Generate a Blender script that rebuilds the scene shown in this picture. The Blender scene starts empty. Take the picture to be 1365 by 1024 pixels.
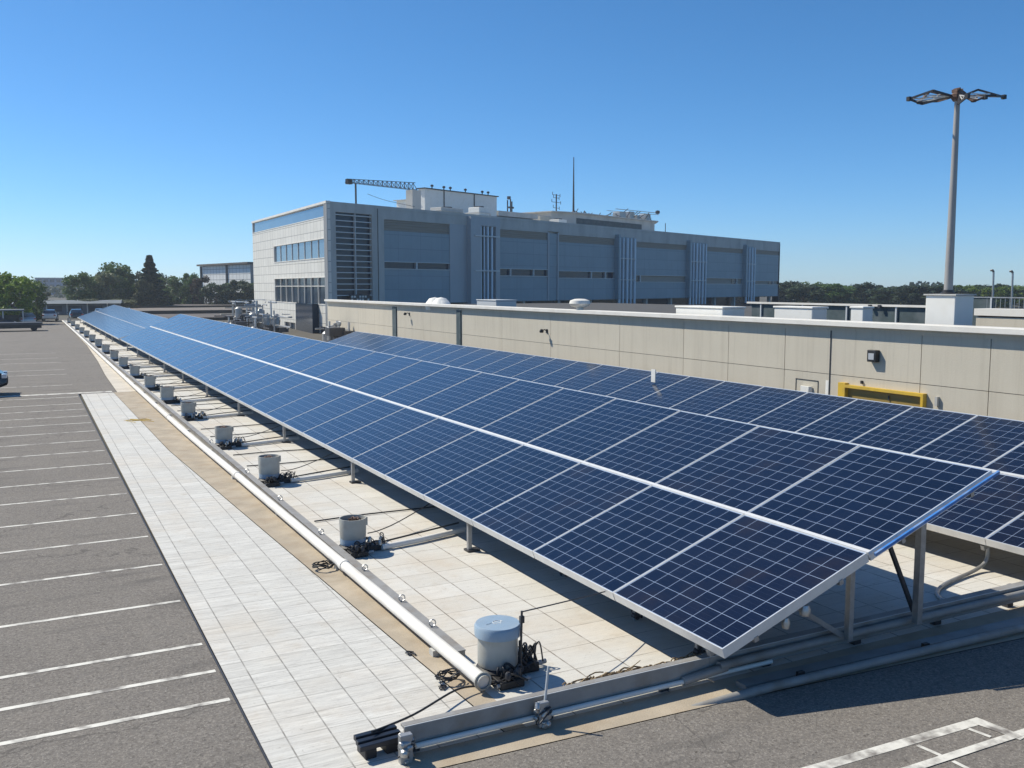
import bpy, bmesh, math, random
from mathutils import Vector, Matrix, Euler
R = math.radians
rnd = random.Random(7)
scene = bpy.context.scene
COL = scene.collection

# ------------------------------------------------------------ materials
def mat(name, color, rough=0.6, metal=0.0, spec=0.5, var=0.0, vscale=3.0, bump=0.0, bscale=40.0, dirt=None, dscale=1.2, damt=0.4,
        objvar=0.0, coat=0.0, stretch=None):
    m = bpy.data.materials.new(name); m.use_nodes = True
    nt = m.node_tree; N = nt.nodes; L = nt.links
    b = N['Principled BSDF']
    b.inputs['Roughness'].default_value = rough; b.inputs['Metallic'].default_value = metal
    b.inputs['Specular IOR Level'].default_value = spec; b.inputs['Coat Weight'].default_value = coat
    tc = N.new('ShaderNodeTexCoord'); vec = tc.outputs['Object']
    if stretch:
        mp = N.new('ShaderNodeMapping'); mp.inputs['Scale'].default_value = stretch
        L.new(vec, mp.inputs['Vector']); vec = mp.outputs[0]
    rgb = N.new('ShaderNodeRGB'); rgb.outputs[0].default_value = (*color, 1); out = rgb.outputs[0]
    if var:
        n = N.new('ShaderNodeTexNoise'); n.inputs['Scale'].default_value = vscale; n.inputs['Detail'].default_value = 6
        n.inputs['Roughness'].default_value = 0.65
        L.new(vec, n.inputs['Vector'])
        mr = N.new('ShaderNodeMapRange'); mr.inputs[1].default_value = .25; mr.inputs[2].default_value = .75
        mr.inputs[3].default_value = 1-var; mr.inputs[4].default_value = 1+var; L.new(n.outputs['Fac'], mr.inputs[0])
        mx = N.new('ShaderNodeMix'); mx.data_type = 'RGBA'; mx.blend_type = 'MULTIPLY'; mx.inputs[0].default_value = 1
        L.new(out, mx.inputs[6]); L.new(mr.outputs[0], mx.inputs[7]); out = mx.outputs[2]
    if dirt:
        n = N.new('ShaderNodeTexNoise'); n.inputs['Scale'].default_value = dscale; n.inputs['Detail'].default_value = 9
        L.new(vec, n.inputs['Vector'])
        mr = N.new('ShaderNodeMapRange'); mr.inputs[1].default_value = .48; mr.inputs[2].default_value = .72
        mr.inputs[3].default_value = 0; mr.inputs[4].default_value = damt; L.new(n.outputs['Fac'], mr.inputs[0])
        mx = N.new('ShaderNodeMix'); mx.data_type = 'RGBA'; L.new(mr.outputs[0], mx.inputs[0]); L.new(out, mx.inputs[6])
        mx.inputs[7].default_value = (*dirt, 1); out = mx.outputs[2]
    if objvar:
        oi = N.new('ShaderNodeObjectInfo'); mr = N.new('ShaderNodeMapRange')
        mr.inputs[3].default_value = 1-objvar; mr.inputs[4].default_value = 1+objvar; L.new(oi.outputs['Random'], mr.inputs[0])
        mx = N.new('ShaderNodeMix'); mx.data_type = 'RGBA'; mx.blend_type = 'MULTIPLY'; mx.inputs[0].default_value = 1
        L.new(out, mx.inputs[6]); L.new(mr.outputs[0], mx.inputs[7]); out = mx.outputs[2]
    L.new(out, b.inputs['Base Color'])
    if bump:
        n = N.new('ShaderNodeTexNoise'); n.inputs['Scale'].default_value = bscale; n.inputs['Detail'].default_value = 5
        L.new(vec, n.inputs['Vector'])
        bp = N.new('ShaderNodeBump'); bp.inputs['Strength'].default_value = bump; bp.inputs['Distance'].default_value = .02
        L.new(n.outputs['Fac'], bp.inputs['Height']); L.new(bp.outputs[0], b.inputs['Normal'])
    return m

class G:
    """small node-graph builder"""
    def __init__(s, name):
        s.m = bpy.data.materials.new(name); s.m.use_nodes = True; s.nt = s.m.node_tree
        s.b = s.nt.nodes['Principled BSDF']
    def n(s, t, **k):
        x = s.nt.nodes.new(t)
        for a, v in k.items(): setattr(x, a, v)
        return x
    def put(s, sock, v):
        if hasattr(v, 'is_linked') or hasattr(v, 'links'): s.nt.links.new(v, sock)
        else: sock.default_value = v
    def math(s, op, a, b=0.0, c=0.0):
        x = s.n('ShaderNodeMath', operation=op); s.put(x.inputs[0], a); s.put(x.inputs[1], b); s.put(x.inputs[2], c); return x.outputs[0]
    def pos(s):
        tc = s.n('ShaderNodeTexCoord'); sp = s.n('ShaderNodeSeparateXYZ'); s.nt.links.new(tc.outputs['Object'], sp.inputs[0])
        return tc.outputs['Object'], sp.outputs[0], sp.outputs[1], sp.outputs[2]
    def noise(s, vec, scale, detail=5, rough=.6, sx=1, sy=1, sz=1, lo=.3, hi=.7, a=0., b=1.):
        mp = s.n('ShaderNodeMapping'); mp.inputs['Scale'].default_value = (sx, sy, sz); s.nt.links.new(vec, mp.inputs[0])
        x = s.n('ShaderNodeTexNoise'); x.inputs['Scale'].default_value = scale; x.inputs['Detail'].default_value = detail
        x.inputs['Roughness'].default_value = rough; s.nt.links.new(mp.outputs[0], x.inputs['Vector'])
        return s.rng(x.outputs['Fac'], lo, hi, a, b)
    def rng(s, v, lo, hi, a, b):
        r = s.n('ShaderNodeMapRange'); s.put(r.inputs[0], v)
        for i, q in ((1, lo), (2, hi), (3, a), (4, b)): r.inputs[i].default_value = q
        return r.outputs[0]
    def mix(s, f, a, b, mode='MIX'):
        x = s.n('ShaderNodeMix', data_type='RGBA', blend_type=mode); s.put(x.inputs[0], f)
        for i, q in ((6, a), (7, b)):
            if isinstance(q, tuple) and len(q) == 3: q = (*q, 1)
            s.put(x.inputs[i], q)
        return x.outputs[2]
    def line(s, coord, period, w, off=0.):
        """1 on lines of half width w every period"""
        f = s.math('FRACT', s.math('DIVIDE', s.math('ADD', coord, off + 1000 * period), period))
        d = s.math('MINIMUM', f, s.math('SUBTRACT', 1.0, f))
        return s.math('LESS_THAN', s.math('MULTIPLY', d, period), w)
    def cell(s, coord, period, off=0.):
        return s.math('FLOOR', s.math('DIVIDE', s.math('ADD', coord, off), period))
    def wn(s, a, b):
        c = s.n('ShaderNodeCombineXYZ'); s.put(c.inputs[0], a); s.put(c.inputs[1], b)
        w = s.n('ShaderNodeTexWhiteNoise'); s.nt.links.new(c.outputs[0], w.inputs['Vector']); return w.outputs['Value']
    def bump(s, h, strength=.3, dist=.02):
        x = s.n('ShaderNodeBump'); x.inputs['Strength'].default_value = strength; x.inputs['Distance'].default_value = dist
        s.put(x.inputs['Height'], h); s.nt.links.new(x.outputs[0], s.b.inputs['Normal'])

def asphalt():
    g = G('asphalt'); v, x, y, z = g.pos()
    big = g.noise(v, .35, 6, .6); mid = g.noise(v, 2.2, 7, .65); fine = g.noise(v, 30, 3, .9, lo=.46, hi=.62)
    c = g.mix(big, (.155, .139, .125), (.205, .185, .163))
    c = g.mix(g.math('MULTIPLY', mid, .45), c, (.135, .126, .120))
    c = g.mix(g.math('MULTIPLY', fine, .62), c, (.36, .33, .29)); f2 = g.noise(v, 24, 3, .9, lo=.54, hi=.66); c = g.mix(g.math('MULTIPLY', f2, .75), c, (.05, .044, .038)); f3 = g.noise(v, 17, 5, .8, lo=.45, hi=.7); c = g.mix(g.math('MULTIPLY', f3, .45), c, (.26, .24, .21)); f4 = g.noise(v, 9, 6, .75, lo=.5, hi=.72); c = g.mix(g.math('MULTIPLY', f4, .4), c, (.095, .085, .078))
    # stone chips
    vo = g.n('ShaderNodeTexVoronoi'); vo.inputs['Scale'].default_value = 20; g.nt.links.new(v, vo.inputs['Vector'])
    spk = g.math('LESS_THAN', vo.outputs['Distance'], .13)
    c = g.mix(g.math('MULTIPLY', spk, .6), c, (.45, .42, .38))
    # tyre streaks running along and across the lot
    st = g.noise(v, .9, 4, .55, sx=.55, sy=3.2, lo=.56, hi=.74); c = g.mix(g.math('MULTIPLY', st, .6), c, (.10, .093, .087))
    st = g.noise(v, .7, 4, .5, sx=2.6, sy=.16, lo=.58, hi=.75); c = g.mix(g.math('MULTIPLY', st, .28), c, (.25, .228, .20))
    ov = g.n('ShaderNodeTexVoronoi'); ov.inputs['Scale'].default_value = .42; g.nt.links.new(v, ov.inputs['Vector'])
    od = g.math('ADD', ov.outputs['Distance'], g.math('MULTIPLY', fine, .05)); oil = g.rng(od, .03, .22, 1., 0.); rnd_ = g.n('ShaderNodeSeparateColor'); g.nt.links.new(ov.outputs['Color'], rnd_.inputs[0])
    c = g.mix(g.math('MULTIPLY', g.math('MULTIPLY', oil, .5), g.math('GREATER_THAN', rnd_.outputs[0], .45)), c, (.07, .064, .06))
    # wandering cracks
    cr = g.n('ShaderNodeTexVoronoi', feature='DISTANCE_TO_EDGE'); cr.inputs['Scale'].default_value = .16
    ns = g.n('ShaderNodeTexNoise'); ns.inputs['Scale'].default_value = 1.1; ns.inputs['Detail'].default_value = 6; g.nt.links.new(v, ns.inputs['Vector'])
    mv = g.n('ShaderNodeVectorMath', operation='MULTIPLY_ADD'); g.nt.links.new(ns.outputs['Color'], mv.inputs[0])
    mv.inputs[1].default_value = (1.6, 1.6, 0); g.nt.links.new(v, mv.inputs[2]); g.nt.links.new(mv.outputs[0], cr.inputs['Vector'])
    crk = g.math('MULTIPLY', g.math('LESS_THAN', cr.outputs['Distance'], .0022), .6); c = g.mix(crk, c, (.09, .082, .075))
    g.put(g.b.inputs['Base Color'], c); g.b.inputs['Roughness'].default_value = .9; g.b.inputs['Specular IOR Level'].default_value = .25
    g.bump(g.math('ADD', fine, g.math('MULTIPLY', spk, .6)), .5, .008)
    return g.m

def tiles(name, px, py, base, alt, linec, streak=.5, w=.007, ox=0., oy=0., stain=(.55, .45, .33), stamt=.4):
    g = G(name); v, x, y, z = g.pos()
    r = g.wn(g.cell(x, px, ox), g.cell(y, py, oy))
    c = g.mix(r, base, alt)
    s = g.noise(v, 1.0, 8, .7, sx=1.1, sy=11, lo=.38, hi=.66)
    c = g.mix(g.math('MULTIPLY', s, streak), c, (.40, .39, .37))
    s2 = g.noise(v, 1.0, 7, .75, sx=2.2, sy=30, lo=.48, hi=.64)
    c = g.mix(g.math('MULTIPLY', s2, streak * 1.0), c, (.33, .32, .305))
    s3 = g.noise(v, 1.0, 6, .75, sx=5, sy=14, lo=.56, hi=.7)
    c = g.mix(g.math('MULTIPLY', s3, streak * .8), c, (.28, .265, .25))
    chip = g.noise(v, 9, 5, .8, lo=.62, hi=.66); c = g.mix(g.math('MULTIPLY', chip, .45), c, (.22, .20, .175))
    b = g.noise(v, .45, 8, .62, lo=.48, hi=.7); c = g.mix(g.math('MULTIPLY', b, stamt), c, stain)
    b = g.noise(v, 2.3, 8, .7, lo=.55, hi=.72); c = g.mix(g.math('MULTIPLY', b, .3), c, tuple(q * .75 for q in stain))
    sp = g.noise(v, 30, 3, .7, lo=.64, hi=.7); c = g.mix(g.math('MULTIPLY', sp, .35), c, (.25, .22, .19))
    ln = g.math('MAXIMUM', g.line(x, px, w, ox), g.math('MULTIPLY', g.line(y, py, w * .8, oy), .75))
    nn = g.noise(v, 5, 3, .5, lo=.3, hi=.6, a=.35, b=1.)
    c = g.mix(g.math('MULTIPLY', ln, nn), c, linec)
    g.put(g.b.inputs['Base Color'], c); g.b.inputs['Roughness'].default_value = .78; g.b.inputs['Specular IOR Level'].default_value = .3
    g.bump(g.math('SUBTRACT', g.math('MULTIPLY', s2, -.2), ln), .35, .006)
    return g.m

def cells(name, nu, nv, W, Lh, dust_glare=.012):
    """glass laminate: mesh spans x 0..Lh (up the slope), y 0..W"""
    g = G(name); v, x, y, z = g.pos()
    mu = .011; cu = (W - 2 * mu) / nu; cv = (Lh - 2 * mu) / nv
    oi = g.n('ShaderNodeObjectInfo')
    r = g.wn(g.math('ADD', g.cell(x, cv, -mu), g.math('MULTIPLY', oi.outputs['Random'], 531.)), g.cell(y, cu, -mu))
    c = g.mix(r, (.0025, .004, .013), (.004, .0075, .024))
    c = g.mix(oi.outputs['Random'], c, g.mix(.5, c, (.006, .006, .016)))
    grain = g.noise(v, 38, 4, .7, lo=.35, hi=.65); c = g.mix(g.math('MULTIPLY', grain, .3), c, (.005, .011, .04))
    # bus bars, faint
    bb = g.line(x, cv / 3, .0016, -mu - cv / 6); c = g.mix(g.math('MULTIPLY', bb, .10), c, (.15, .18, .25))
    ln = g.math('MAXIMUM', g.line(x, cv, .0031, -mu), g.line(y, cu, .0031, -mu))
    ed = g.math('MINIMUM', g.math('MINIMUM', x, g.math('SUBTRACT', Lh, x)), g.math('MINIMUM', y, g.math('SUBTRACT', W, y)))
    ln = g.math('MAXIMUM', ln, g.math('LESS_THAN', ed, mu + .004))
    c = g.mix(ln, c, (.30, .37, .50))
    bt = g.noise(v, .9, 3, .5, lo=.5, hi=.72); bt = g.math('MULTIPLY', bt, g.rng(oi.outputs['Random'], .35, .9, 0, .8)); c = g.mix(g.math('MULTIPLY', bt, g.math('SUBTRACT', 1.0, ln)), c, (.024, .017, .018))
    # thin dusty film; the far array's thicker one paints in pale sky glare
    d = g.noise(v, 1.3, 7, .65, lo=.45, hi=.75); c = g.mix(g.math('MULTIPLY', g.math('ADD', d, .6 if dust_glare > .05 else 0.0), dust_glare), c, (.45, .40, .34))
    g.put(g.b.inputs['Base Color'], c)
    rr = g.noise(v, 3, 5, .6, a=.10, b=.2); g.put(g.b.inputs['Roughness'], rr)
    g.b.inputs['Specular IOR Level'].default_value = .52; g.b.inputs['Sheen Weight'].default_value = .8; g.b.inputs['Sheen Roughness'].default_value = .25; g.b.inputs['Sheen Tint'].default_value = (.50, .76, 1, 1)
    return g.m

def grid_wall(name, base, alt, linec, pu, pv, w, axis='y', ou=0., ov=0., rough=.6, metal=0.):
    g = G(name); v, x, y, z = g.pos(); u = x if axis == 'x' else y
    r = g.wn(g.cell(u, pu, ou + 500 * pu), g.cell(z, pv, ov)); c = g.mix(r, base, alt)
    n = g.noise(v, .8, 6, .6, lo=.4, hi=.75); c = g.mix(g.math('MULTIPLY', n, .25), c, tuple(q * .72 for q in base))
    st = g.noise(v, 1.0, 5, .6, sx=4, sy=4, sz=.25, lo=.5, hi=.75); c = g.mix(g.math('MULTIPLY', st, .25), c, tuple(q * .65 for q in base))
    ln = g.math('MAXIMUM', g.line(u, pu, w, ou), g.line(z, pv, w, ov)); c = g.mix(ln, c, linec)
    g.put(g.b.inputs['Base Color'], c); g.b.inputs['Roughness'].default_value = rough; g.b.inputs['Metallic'].default_value = metal
    return g.m

def leafmat(name, a, b, objvar=.25):
    g = G(name); v, x, y, z = g.pos()
    gi = g.n('ShaderNodeNewGeometry'); rr = gi.outputs['Random Per Island']
    c = g.mix(rr, a, b); oi = g.n('ShaderNodeObjectInfo')
    k = g.rng(oi.outputs['Random'], 0, 1, 1 - objvar, 1 + objvar)
    c = g.mix(1.0, c, k, 'MULTIPLY')
    g.put(g.b.inputs['Base Color'], c); g.b.inputs['Roughness'].default_value = .6; g.b.inputs['Specular IOR Level'].default_value = .3
    tr = g.n('ShaderNodeBsdfTranslucent'); g.put(tr.inputs[0], c); ms = g.n('ShaderNodeMixShader'); ms.inputs[0].default_value = .3
    out = g.nt.nodes['Material Output']
    g.nt.links.new(g.b.outputs[0], ms.inputs[1]); g.nt.links.new(tr.outputs[0], ms.inputs[2]); g.nt.links.new(ms.outputs[0], out.inputs[0])
    return g.m

M = dict(
    asphalt=asphalt(),
    tile_l=tiles('tile_left', .43, .43, (.60, .59, .55), (.67, .66, .62), (.24, .23, .21), streak=.55, ox=.02, stamt=.32, w=.008),
    tile_r=tiles('tile_right', .61, .61, (.59, .57, .52), (.655, .635, .585), (.20, .17, .135), streak=.22, ox=-.1, stain=(.50, .40, .28), stamt=.5, w=.009),
    sand=mat('sand_concrete', (.41, .35, .27), .85, var=.22, vscale=1.4, bump=.3, bscale=60, dirt=(.33, .25, .17), dscale=2.2, damt=.5, spec=.2),
    pale=mat('pale_concrete', (.58, .53, .45), .85, var=.16, vscale=.9, dirt=(.4, .33, .25), dscale=.8, damt=.4, spec=.2),
    paint=mat('line_paint', (.66, .64, .58), .7, var=.15, vscale=7, dirt=(.19, .172, .155), dscale=4, damt=1.3),
    ground=mat('dry_ground', (.085, .075, .058), .95, var=.35, vscale=.05, dirt=(.05, .06, .03), dscale=.03, damt=.8),
    alu=mat('aluminium', (.72, .72, .71), .42, .30, var=.08, vscale=5),
    galv=mat('galvanised_steel', (.38, .385, .385), .45, .55, var=.2, vscale=9, dirt=(.28, .25, .22), dscale=4, damt=.5),
    beam=mat('grey_beam_paint', (.29, .285, .275), .6, .15, var=.14, vscale=4, dirt=(.20, .16, .12), dscale=3, damt=.6, bump=.1),
    pipe=mat('cream_pipe', (.74, .715, .665), .75, var=.1, vscale=2, dirt=(.52, .46, .38), dscale=1.2, damt=.3, spec=.3),
    can=mat('canister_grey', (.41, .41, .375), .6, var=.08, vscale=5, dirt=(.32, .29, .24), dscale=4, damt=.6, objvar=.1),
    lid=mat('canister_blue_lid', (.27, .36, .45), .38, var=.08, vscale=6, dirt=(.38, .42, .45), dscale=5, damt=.35, spec=.6),
    black=mat('black_rubber', (.016, .016, .018), .55, var=.3, vscale=12),
    dark=mat('dark_metal', (.05, .05, .055), .5, .3, var=.3, vscale=10),
    silver=mat('cast_silver', (.45, .45, .44), .4, .8, var=.3, vscale=20, bump=.2),
    chalk=mat('chalk_mark', (.72, .72, .70), .8),
    debris=mat('dry_debris', (.33, .25, .155), .95, var=.5, vscale=16, bump=1, bscale=40),
    rust=mat('rusty_steel', (.13, .075, .055), .75, .2, var=.4, vscale=9, dirt=(.36, .30, .27), dscale=5, damt=.6),
    blue=mat('blue_trim', (.035, .17, .48), .5, var=.25, vscale=6, dirt=(.30, .38, .48), dscale=5, damt=.6),
    white=mat('white_paint', (.74, .73, .69), .6, var=.06, vscale=2, dirt=(.5, .47, .4), dscale=2, damt=.35),
    cap=mat('coping_white', (.72, .69, .63), .6, var=.05, vscale=1, dirt=(.52, .48, .41), dscale=1.5, damt=.4),
    yellow=mat('yellow_paint', (.62, .40, .035), .55, var=.12, vscale=4, dirt=(.35, .25, .08), dscale=3, damt=.5),
    shutter=mat('yellow_shutter', (.30, .205, .05), .55, var=.12, vscale=4, dirt=(.25, .18, .08), dscale=3, damt=.5),
    glass=mat('dark_glass', (.014, .030, .058), .12, 0, spec=.28, var=.3, vscale=.4),
    glassb=mat('sky_glass', (.10, .17, .26), .08, .35, spec=1.0, var=.12, vscale=.4),
    frame=mat('pale_frame', (.55, .56, .56), .5, .2),
    panel=mat('blue_grey_cladding', (.27, .31, .345), .5, .1, var=.10, vscale=.35, dirt=(.20, .24, .29), dscale=.5, damt=.4, stretch=(1, 1, .25)),
    panel2=mat('pale_blue_cladding', (.38, .40, .42), .5, .1, var=.10, vscale=.6, stretch=(1, 1, .3)),
    conc=mat('grey_concrete', (.50, .49, .46), .8, var=.14, vscale=.5, dirt=(.27, .27, .26), dscale=.7, damt=.5, stretch=(1, 1, .4)),
    brown=mat('brown_louvre', (.30, .265, .225), .6, .1, var=.18, vscale=2, stretch=(.2, .2, 6)),
    bluepipe=mat('light_blue_pipe', (.50, .58, .66), .4, .3),
    dullblue=mat('dull_blue_roof', (.13, .155, .18), .8, var=.3, vscale=.6), roofg=mat('roof_gravel', (.075, .073, .07), .95, var=.2, vscale=3),
    darkroof=mat('dark_roof', (.095, .082, .075), .9, var=.35, vscale=.5, dirt=(.20, .17, .15), dscale=.3, damt=.6, stretch=(.25, 2.5, 1)),
    darkroof2=mat('brown_roof', (.17, .145, .125), .9, var=.3, vscale=.4, stretch=(.2, 2, 1)),
    screen=mat('dark_green_screen', (.05, .075, .082), .7, var=.3, vscale=2.5, dirt=(.11, .13, .14), dscale=2, damt=.7),
    pole=mat('mast_grey', (.36, .34, .32), .55, .3, var=.1, vscale=2, dirt=(.25, .2, .17), dscale=1, damt=.4),
    navy=mat('black_plastic', (.012, .016, .026), .4), carn=mat('car_navy', (.003, .004, .008), .25, 0, coat=.35), carw=mat('car_white', (.7, .7, .7), .25, coat=1.),
    cars=mat('car_silver', (.4, .41, .42), .3, .6, coat=1.), carr=mat('car_red', (.3, .02, .02), .3, coat=1.), cark=mat('car_black', (.012, .012, .013), .22, coat=1.),
    tyre=mat('tyre', (.02, .02, .02), .8), lamp=mat('lamp_glass', (.6, .62, .65), .15, .3, spec=1.),
    bark=mat('bark', (.09, .065, .045), .9, var=.3, vscale=6),
    leaf=leafmat('leaf_green', (.055, .105, .028), (.115, .18, .045)), leafy=leafmat('leaf_bright', (.085, .15, .015), (.19, .27, .035)),
    leafd=leafmat('leaf_dark', (.028, .052, .028), (.06, .09, .045)), leafo=leafmat('leaf_olive', (.09, .11, .05), (.16, .175, .09)),
    leafb=leafmat('leaf_brown', (.07, .05, .035), (.12, .085, .06)),
    office_l=grid_wall('office_tile', (.64, .62, .565), (.70, .68, .625), (.27, .26, .24), 1.02, .82, .022, 'y', .3, .1),
    lattice=grid_wall('white_lattice', (.70, .70, .68), (.76, .76, .74), (.28, .29, .29), 2.0, 1.2, .07, 'x'),
    farhaze=mat('far_haze_wall', (.19, .24, .34), .7, var=.3, vscale=.05),  # distance haze is put into the blue of these far walls
)
M['panel'] = grid_wall('blue_grey_cladding', (.25, .325, .365), (.275, .35, .39), (.18, .225, .26), 2.7, 1.15, .02, 'x', .3, .35, rough=.5)
def wallmat():
    g = G('beige_render'); v, x, y, z = g.pos()
    n = g.noise(v, .4, 7, .6); c = g.mix(n, (.525, .480, .395), (.57, .522, .43))
    st = g.noise(v, 1.0, 6, .65, sx=2, sy=3.0, sz=.22, lo=.5, hi=.78); c = g.mix(g.math('MULTIPLY', st, .6), c, (.43, .385, .31)); st2 = g.noise(v, 1.0, 4, .7, sx=2, sy=9.0, sz=.3, lo=.55, hi=.75); c = g.mix(g.math('MULTIPLY', g.math('MULTIPLY', st2, g.rng(z, 1.6, 3.4, .15, .8)), .8), c, (.36, .325, .27))
    f = g.noise(v, 26, 4, .6); c = g.mix(g.math('MULTIPLY', f, .08), c, (.30, .27, .22))
    g.put(g.b.inputs['Base Color'], c); g.b.inputs['Roughness'].default_value = .85; g.b.inputs['Specular IOR Level'].default_value = .2
    g.bump(f, .25, .006); return g.m
M['wall'] = wallmat()
W1, L1 = 2.11, 2.284
W2, L2 = 1.55, 2.062
M['cell8'] = cells('solar_cells_large', 8, 10, W1 - .03, L1 - .03)
M['cell8_glare'] = cells('solar_cells_glare', 8, 10, W1 - .03, L1 - .03, .16)  # paler film colour is sky glare painted onto the far array
M['cell6'] = cells('solar_cells_small', 6, 8, W2 - .03, L2 - .03)

# ------------------------------------------------------------ mesh helpers
class MB:
    def __init__(s): s.bm = bmesh.new()
    def box(s, x0, x1, y0, y1, z0, z1, mtx=None):
        c = [(x, y, z) for x in (x0, x1) for y in (y0, y1) for z in (z0, z1)]
        v = [s.bm.verts.new(mtx @ Vector(p) if mtx else p) for p in c]
        for f in ((0, 1, 3, 2), (4, 6, 7, 5), (0, 4, 5, 1), (2, 3, 7, 6), (0, 2, 6, 4), (1, 5, 7, 3)): s.bm.faces.new([v[i] for i in f])
        return s
    def poly(s, pts, z0=None, z1=None):
        """prism from XY outline, or flat face if z1 is None"""
        if z1 is None:
            s.bm.faces.new([s.bm.verts.new((p[0], p[1], z0 if z0 is not None else p[2])) for p in pts]); return s
        a = [s.bm.verts.new((p[0], p[1], z0)) for p in pts]; b = [s.bm.verts.new((p[0], p[1], z1)) for p in pts]; n = len(pts)
        s.bm.faces.new(a[::-1]); s.bm.faces.new(b)
        for i in range(n): s.bm.faces.new((a[i], a[(i+1) % n], b[(i+1) % n], b[i]))
        return s
    def loft(s, secs, closed=True, caps=True):
        V = [[s.bm.verts.new(p) for p in q] for q in secs]; n = len(secs[0])
        for a, b in zip(V, V[1:]):
            for i in range(n if closed else n - 1): s.bm.faces.new((a[i], a[(i+1) % n], b[(i+1) % n], b[i]))
        if caps and closed: s.bm.faces.new(V[0][::-1]); s.bm.faces.new(V[-1])
        return s
    def tube(s, pts, r, n=8, smooth=0):
        P = [Vector(p) for p in pts]
        if smooth: P = catmull(P, smooth)
        if not isinstance(r, (list, tuple)): r = [r] * len(P)
        elif len(r) != len(P): r = [r[0] + (r[-1] - r[0]) * i / (len(P) - 1) for i in range(len(P))]
        secs = []; up = None
        for i, p in enumerate(P):
            t = (P[min(i+1, len(P)-1)] - P[max(i-1, 0)]).normalized()
            if up is None: up = Vector((0, 0, 1)) if abs(t.z) < .9 else Vector((1, 0, 0))
            a = t.cross(up).normalized(); b = a.cross(t).normalized(); up = b
            secs.append([p + (a * math.cos(2*math.pi*k/n) + b * math.sin(2*math.pi*k/n)) * r[i] for k in range(n)])
        return s.loft(secs)
    def lathe(s, prof, c=(0, 0, 0), n=28, mtx=None):
        secs = []
        for r, z in prof:
            secs.append([Vector((c[0] + r*math.cos(2*math.pi*k/n), c[1] + r*math.sin(2*math.pi*k/n), c[2] + z)) for k in range(n)])
            if mtx: secs[-1] = [mtx @ p for p in secs[-1]]
        return s.loft(secs)
    def bar(s, a, b, w, h):
        a = Vector(a); b = Vector(b); t = (b - a).normalized()
        up = Vector((0, 0, 1)) if abs(t.z) < .95 else Vector((0, 1, 0))
        u = t.cross(up).normalized() * w / 2; v = u.cross(t).normalized() * h / 2
        return s.loft([[p+u+v, p-u+v, p-u-v, p+u-v] for p in (a, b)])
    def build(s, name, m, parent=None, smooth=False, bevel=0, tag_=None):
        bmesh.ops.recalc_face_normals(s.bm, faces=s.bm.faces)
        me = bpy.data.meshes.new(name); s.bm.to_mesh(me); s.bm.free()
        o = bpy.data.objects.new(name, me); COL.objects.link(o)
        for q in (m if isinstance(m, list) else [m]): me.materials.append(M[q] if isinstance(q, str) else q)
        if parent: o.parent = parent
        if smooth:
            me.shade_smooth()
            me.set_sharp_from_angle(angle=R(40))
        if bevel:
            b = o.modifiers.new('bevel', 'BEVEL'); b.width = bevel; b.segments = 2; b.limit_method = 'ANGLE'
        return o

def catmull(P, k):
    out = []
    for i in range(len(P) - 1):
        p0 = P[max(i-1, 0)]; p1 = P[i]; p2 = P[i+1]; p3 = P[min(i+2, len(P)-1)]
        for j in range(k):
            t = j / k
            out.append(.5 * ((2*p1) + (p2-p0)*t + (2*p0-5*p1+4*p2-p3)*t*t + (3*p1-p0-3*p2+p3)*t**3))
    out.append(P[-1]); return out

def tag(o, label=None, cat=None, group=None, kind=None):
    if label: o['label'] = label
    if cat: o['category'] = cat
    if group: o['group'] = group
    if kind: o['kind'] = kind
    return o
def thing(name, label, cat, loc=(0, 0, 0), rz=0, group=None):
    o = bpy.data.objects.new(name, None); COL.objects.link(o); o.location = loc; o.rotation_euler = (0, 0, rz); o.empty_display_size = .1
    return tag(o, label, cat, group)
KIDS = {}
def copy_tree(o, loc=None, rz=None, label=None, parent=None):
    c = o.copy(); COL.objects.link(c)
    if parent: c.parent = parent
    if loc is not None: c.location = loc
    if rz is not None: c.rotation_euler[2] = rz
    if label: c['label'] = label
    for ch in KIDS.get(o.name) or list(o.children): copy_tree(ch, parent=c)
    return c
def structure(o): o['kind'] = 'structure'; return o
def lerp(a, b, t): return a + (b - a) * t

# ------------------------------------------------------------ ground
structure(MB().poly([(-900, -60), (900, -60), (900, 1600), (-900, 1600)], -.06).build('ground', 'ground'))
structure(MB().poly([(-45, -15), (1.845, -15), (1.845, 133), (-45, 133)], -.008).build('parking_lot', 'asphalt'))
structure(MB().poly([(1.845, -15), (60, -15), (60, 7.3), (11.2, 7.33), (6.75, 7.62), (3.25, 7.76), (1.845, 7.78)], -.008).build('road', 'asphalt'))
structure(MB().poly([(1.845, 43.2), (3.35, 43.2), (3.5, 52), (3.8, 62), (4.13, 80), (4.36, 133), (1.845, 133)], -.008).build('asphalt_verge', 'asphalt'))
structure(MB().poly([(1.87, 7.80), (3.0, 7.78), (3.0, 8.13), (4.12, 8.13), (3.99, 11), (3.79, 16), (3.61, 20.6), (3.36, 27), (3.22, 43.15), (1.96, 43.15)], -.004).build('tiled_walkway', 'tile_l'))
structure(MB().poly([(4.36, 8.13), (21.2, 8.13), (21.2, 140), (4.36, 140)], -.006).build('tiled_yard', 'tile_r'))
structure(MB().poly([(3.005, 7.775), (3.25, 7.77), (6.75, 7.63), (11.2, 7.34), (60, 7.31), (60, 8.125), (3.005, 8.125)], -.003).build('concrete_edging', 'sand'))
g_ = MB().poly([(4.135, 8.13), (4.005, 11), (3.805, 16), (3.625, 20.6), (3.375, 27), (3.23, 43.15), (4.375, 43.15), (4.375, 8.13)], -.003)
structure(g_.build('sandy_strip', 'sand'))
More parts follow.
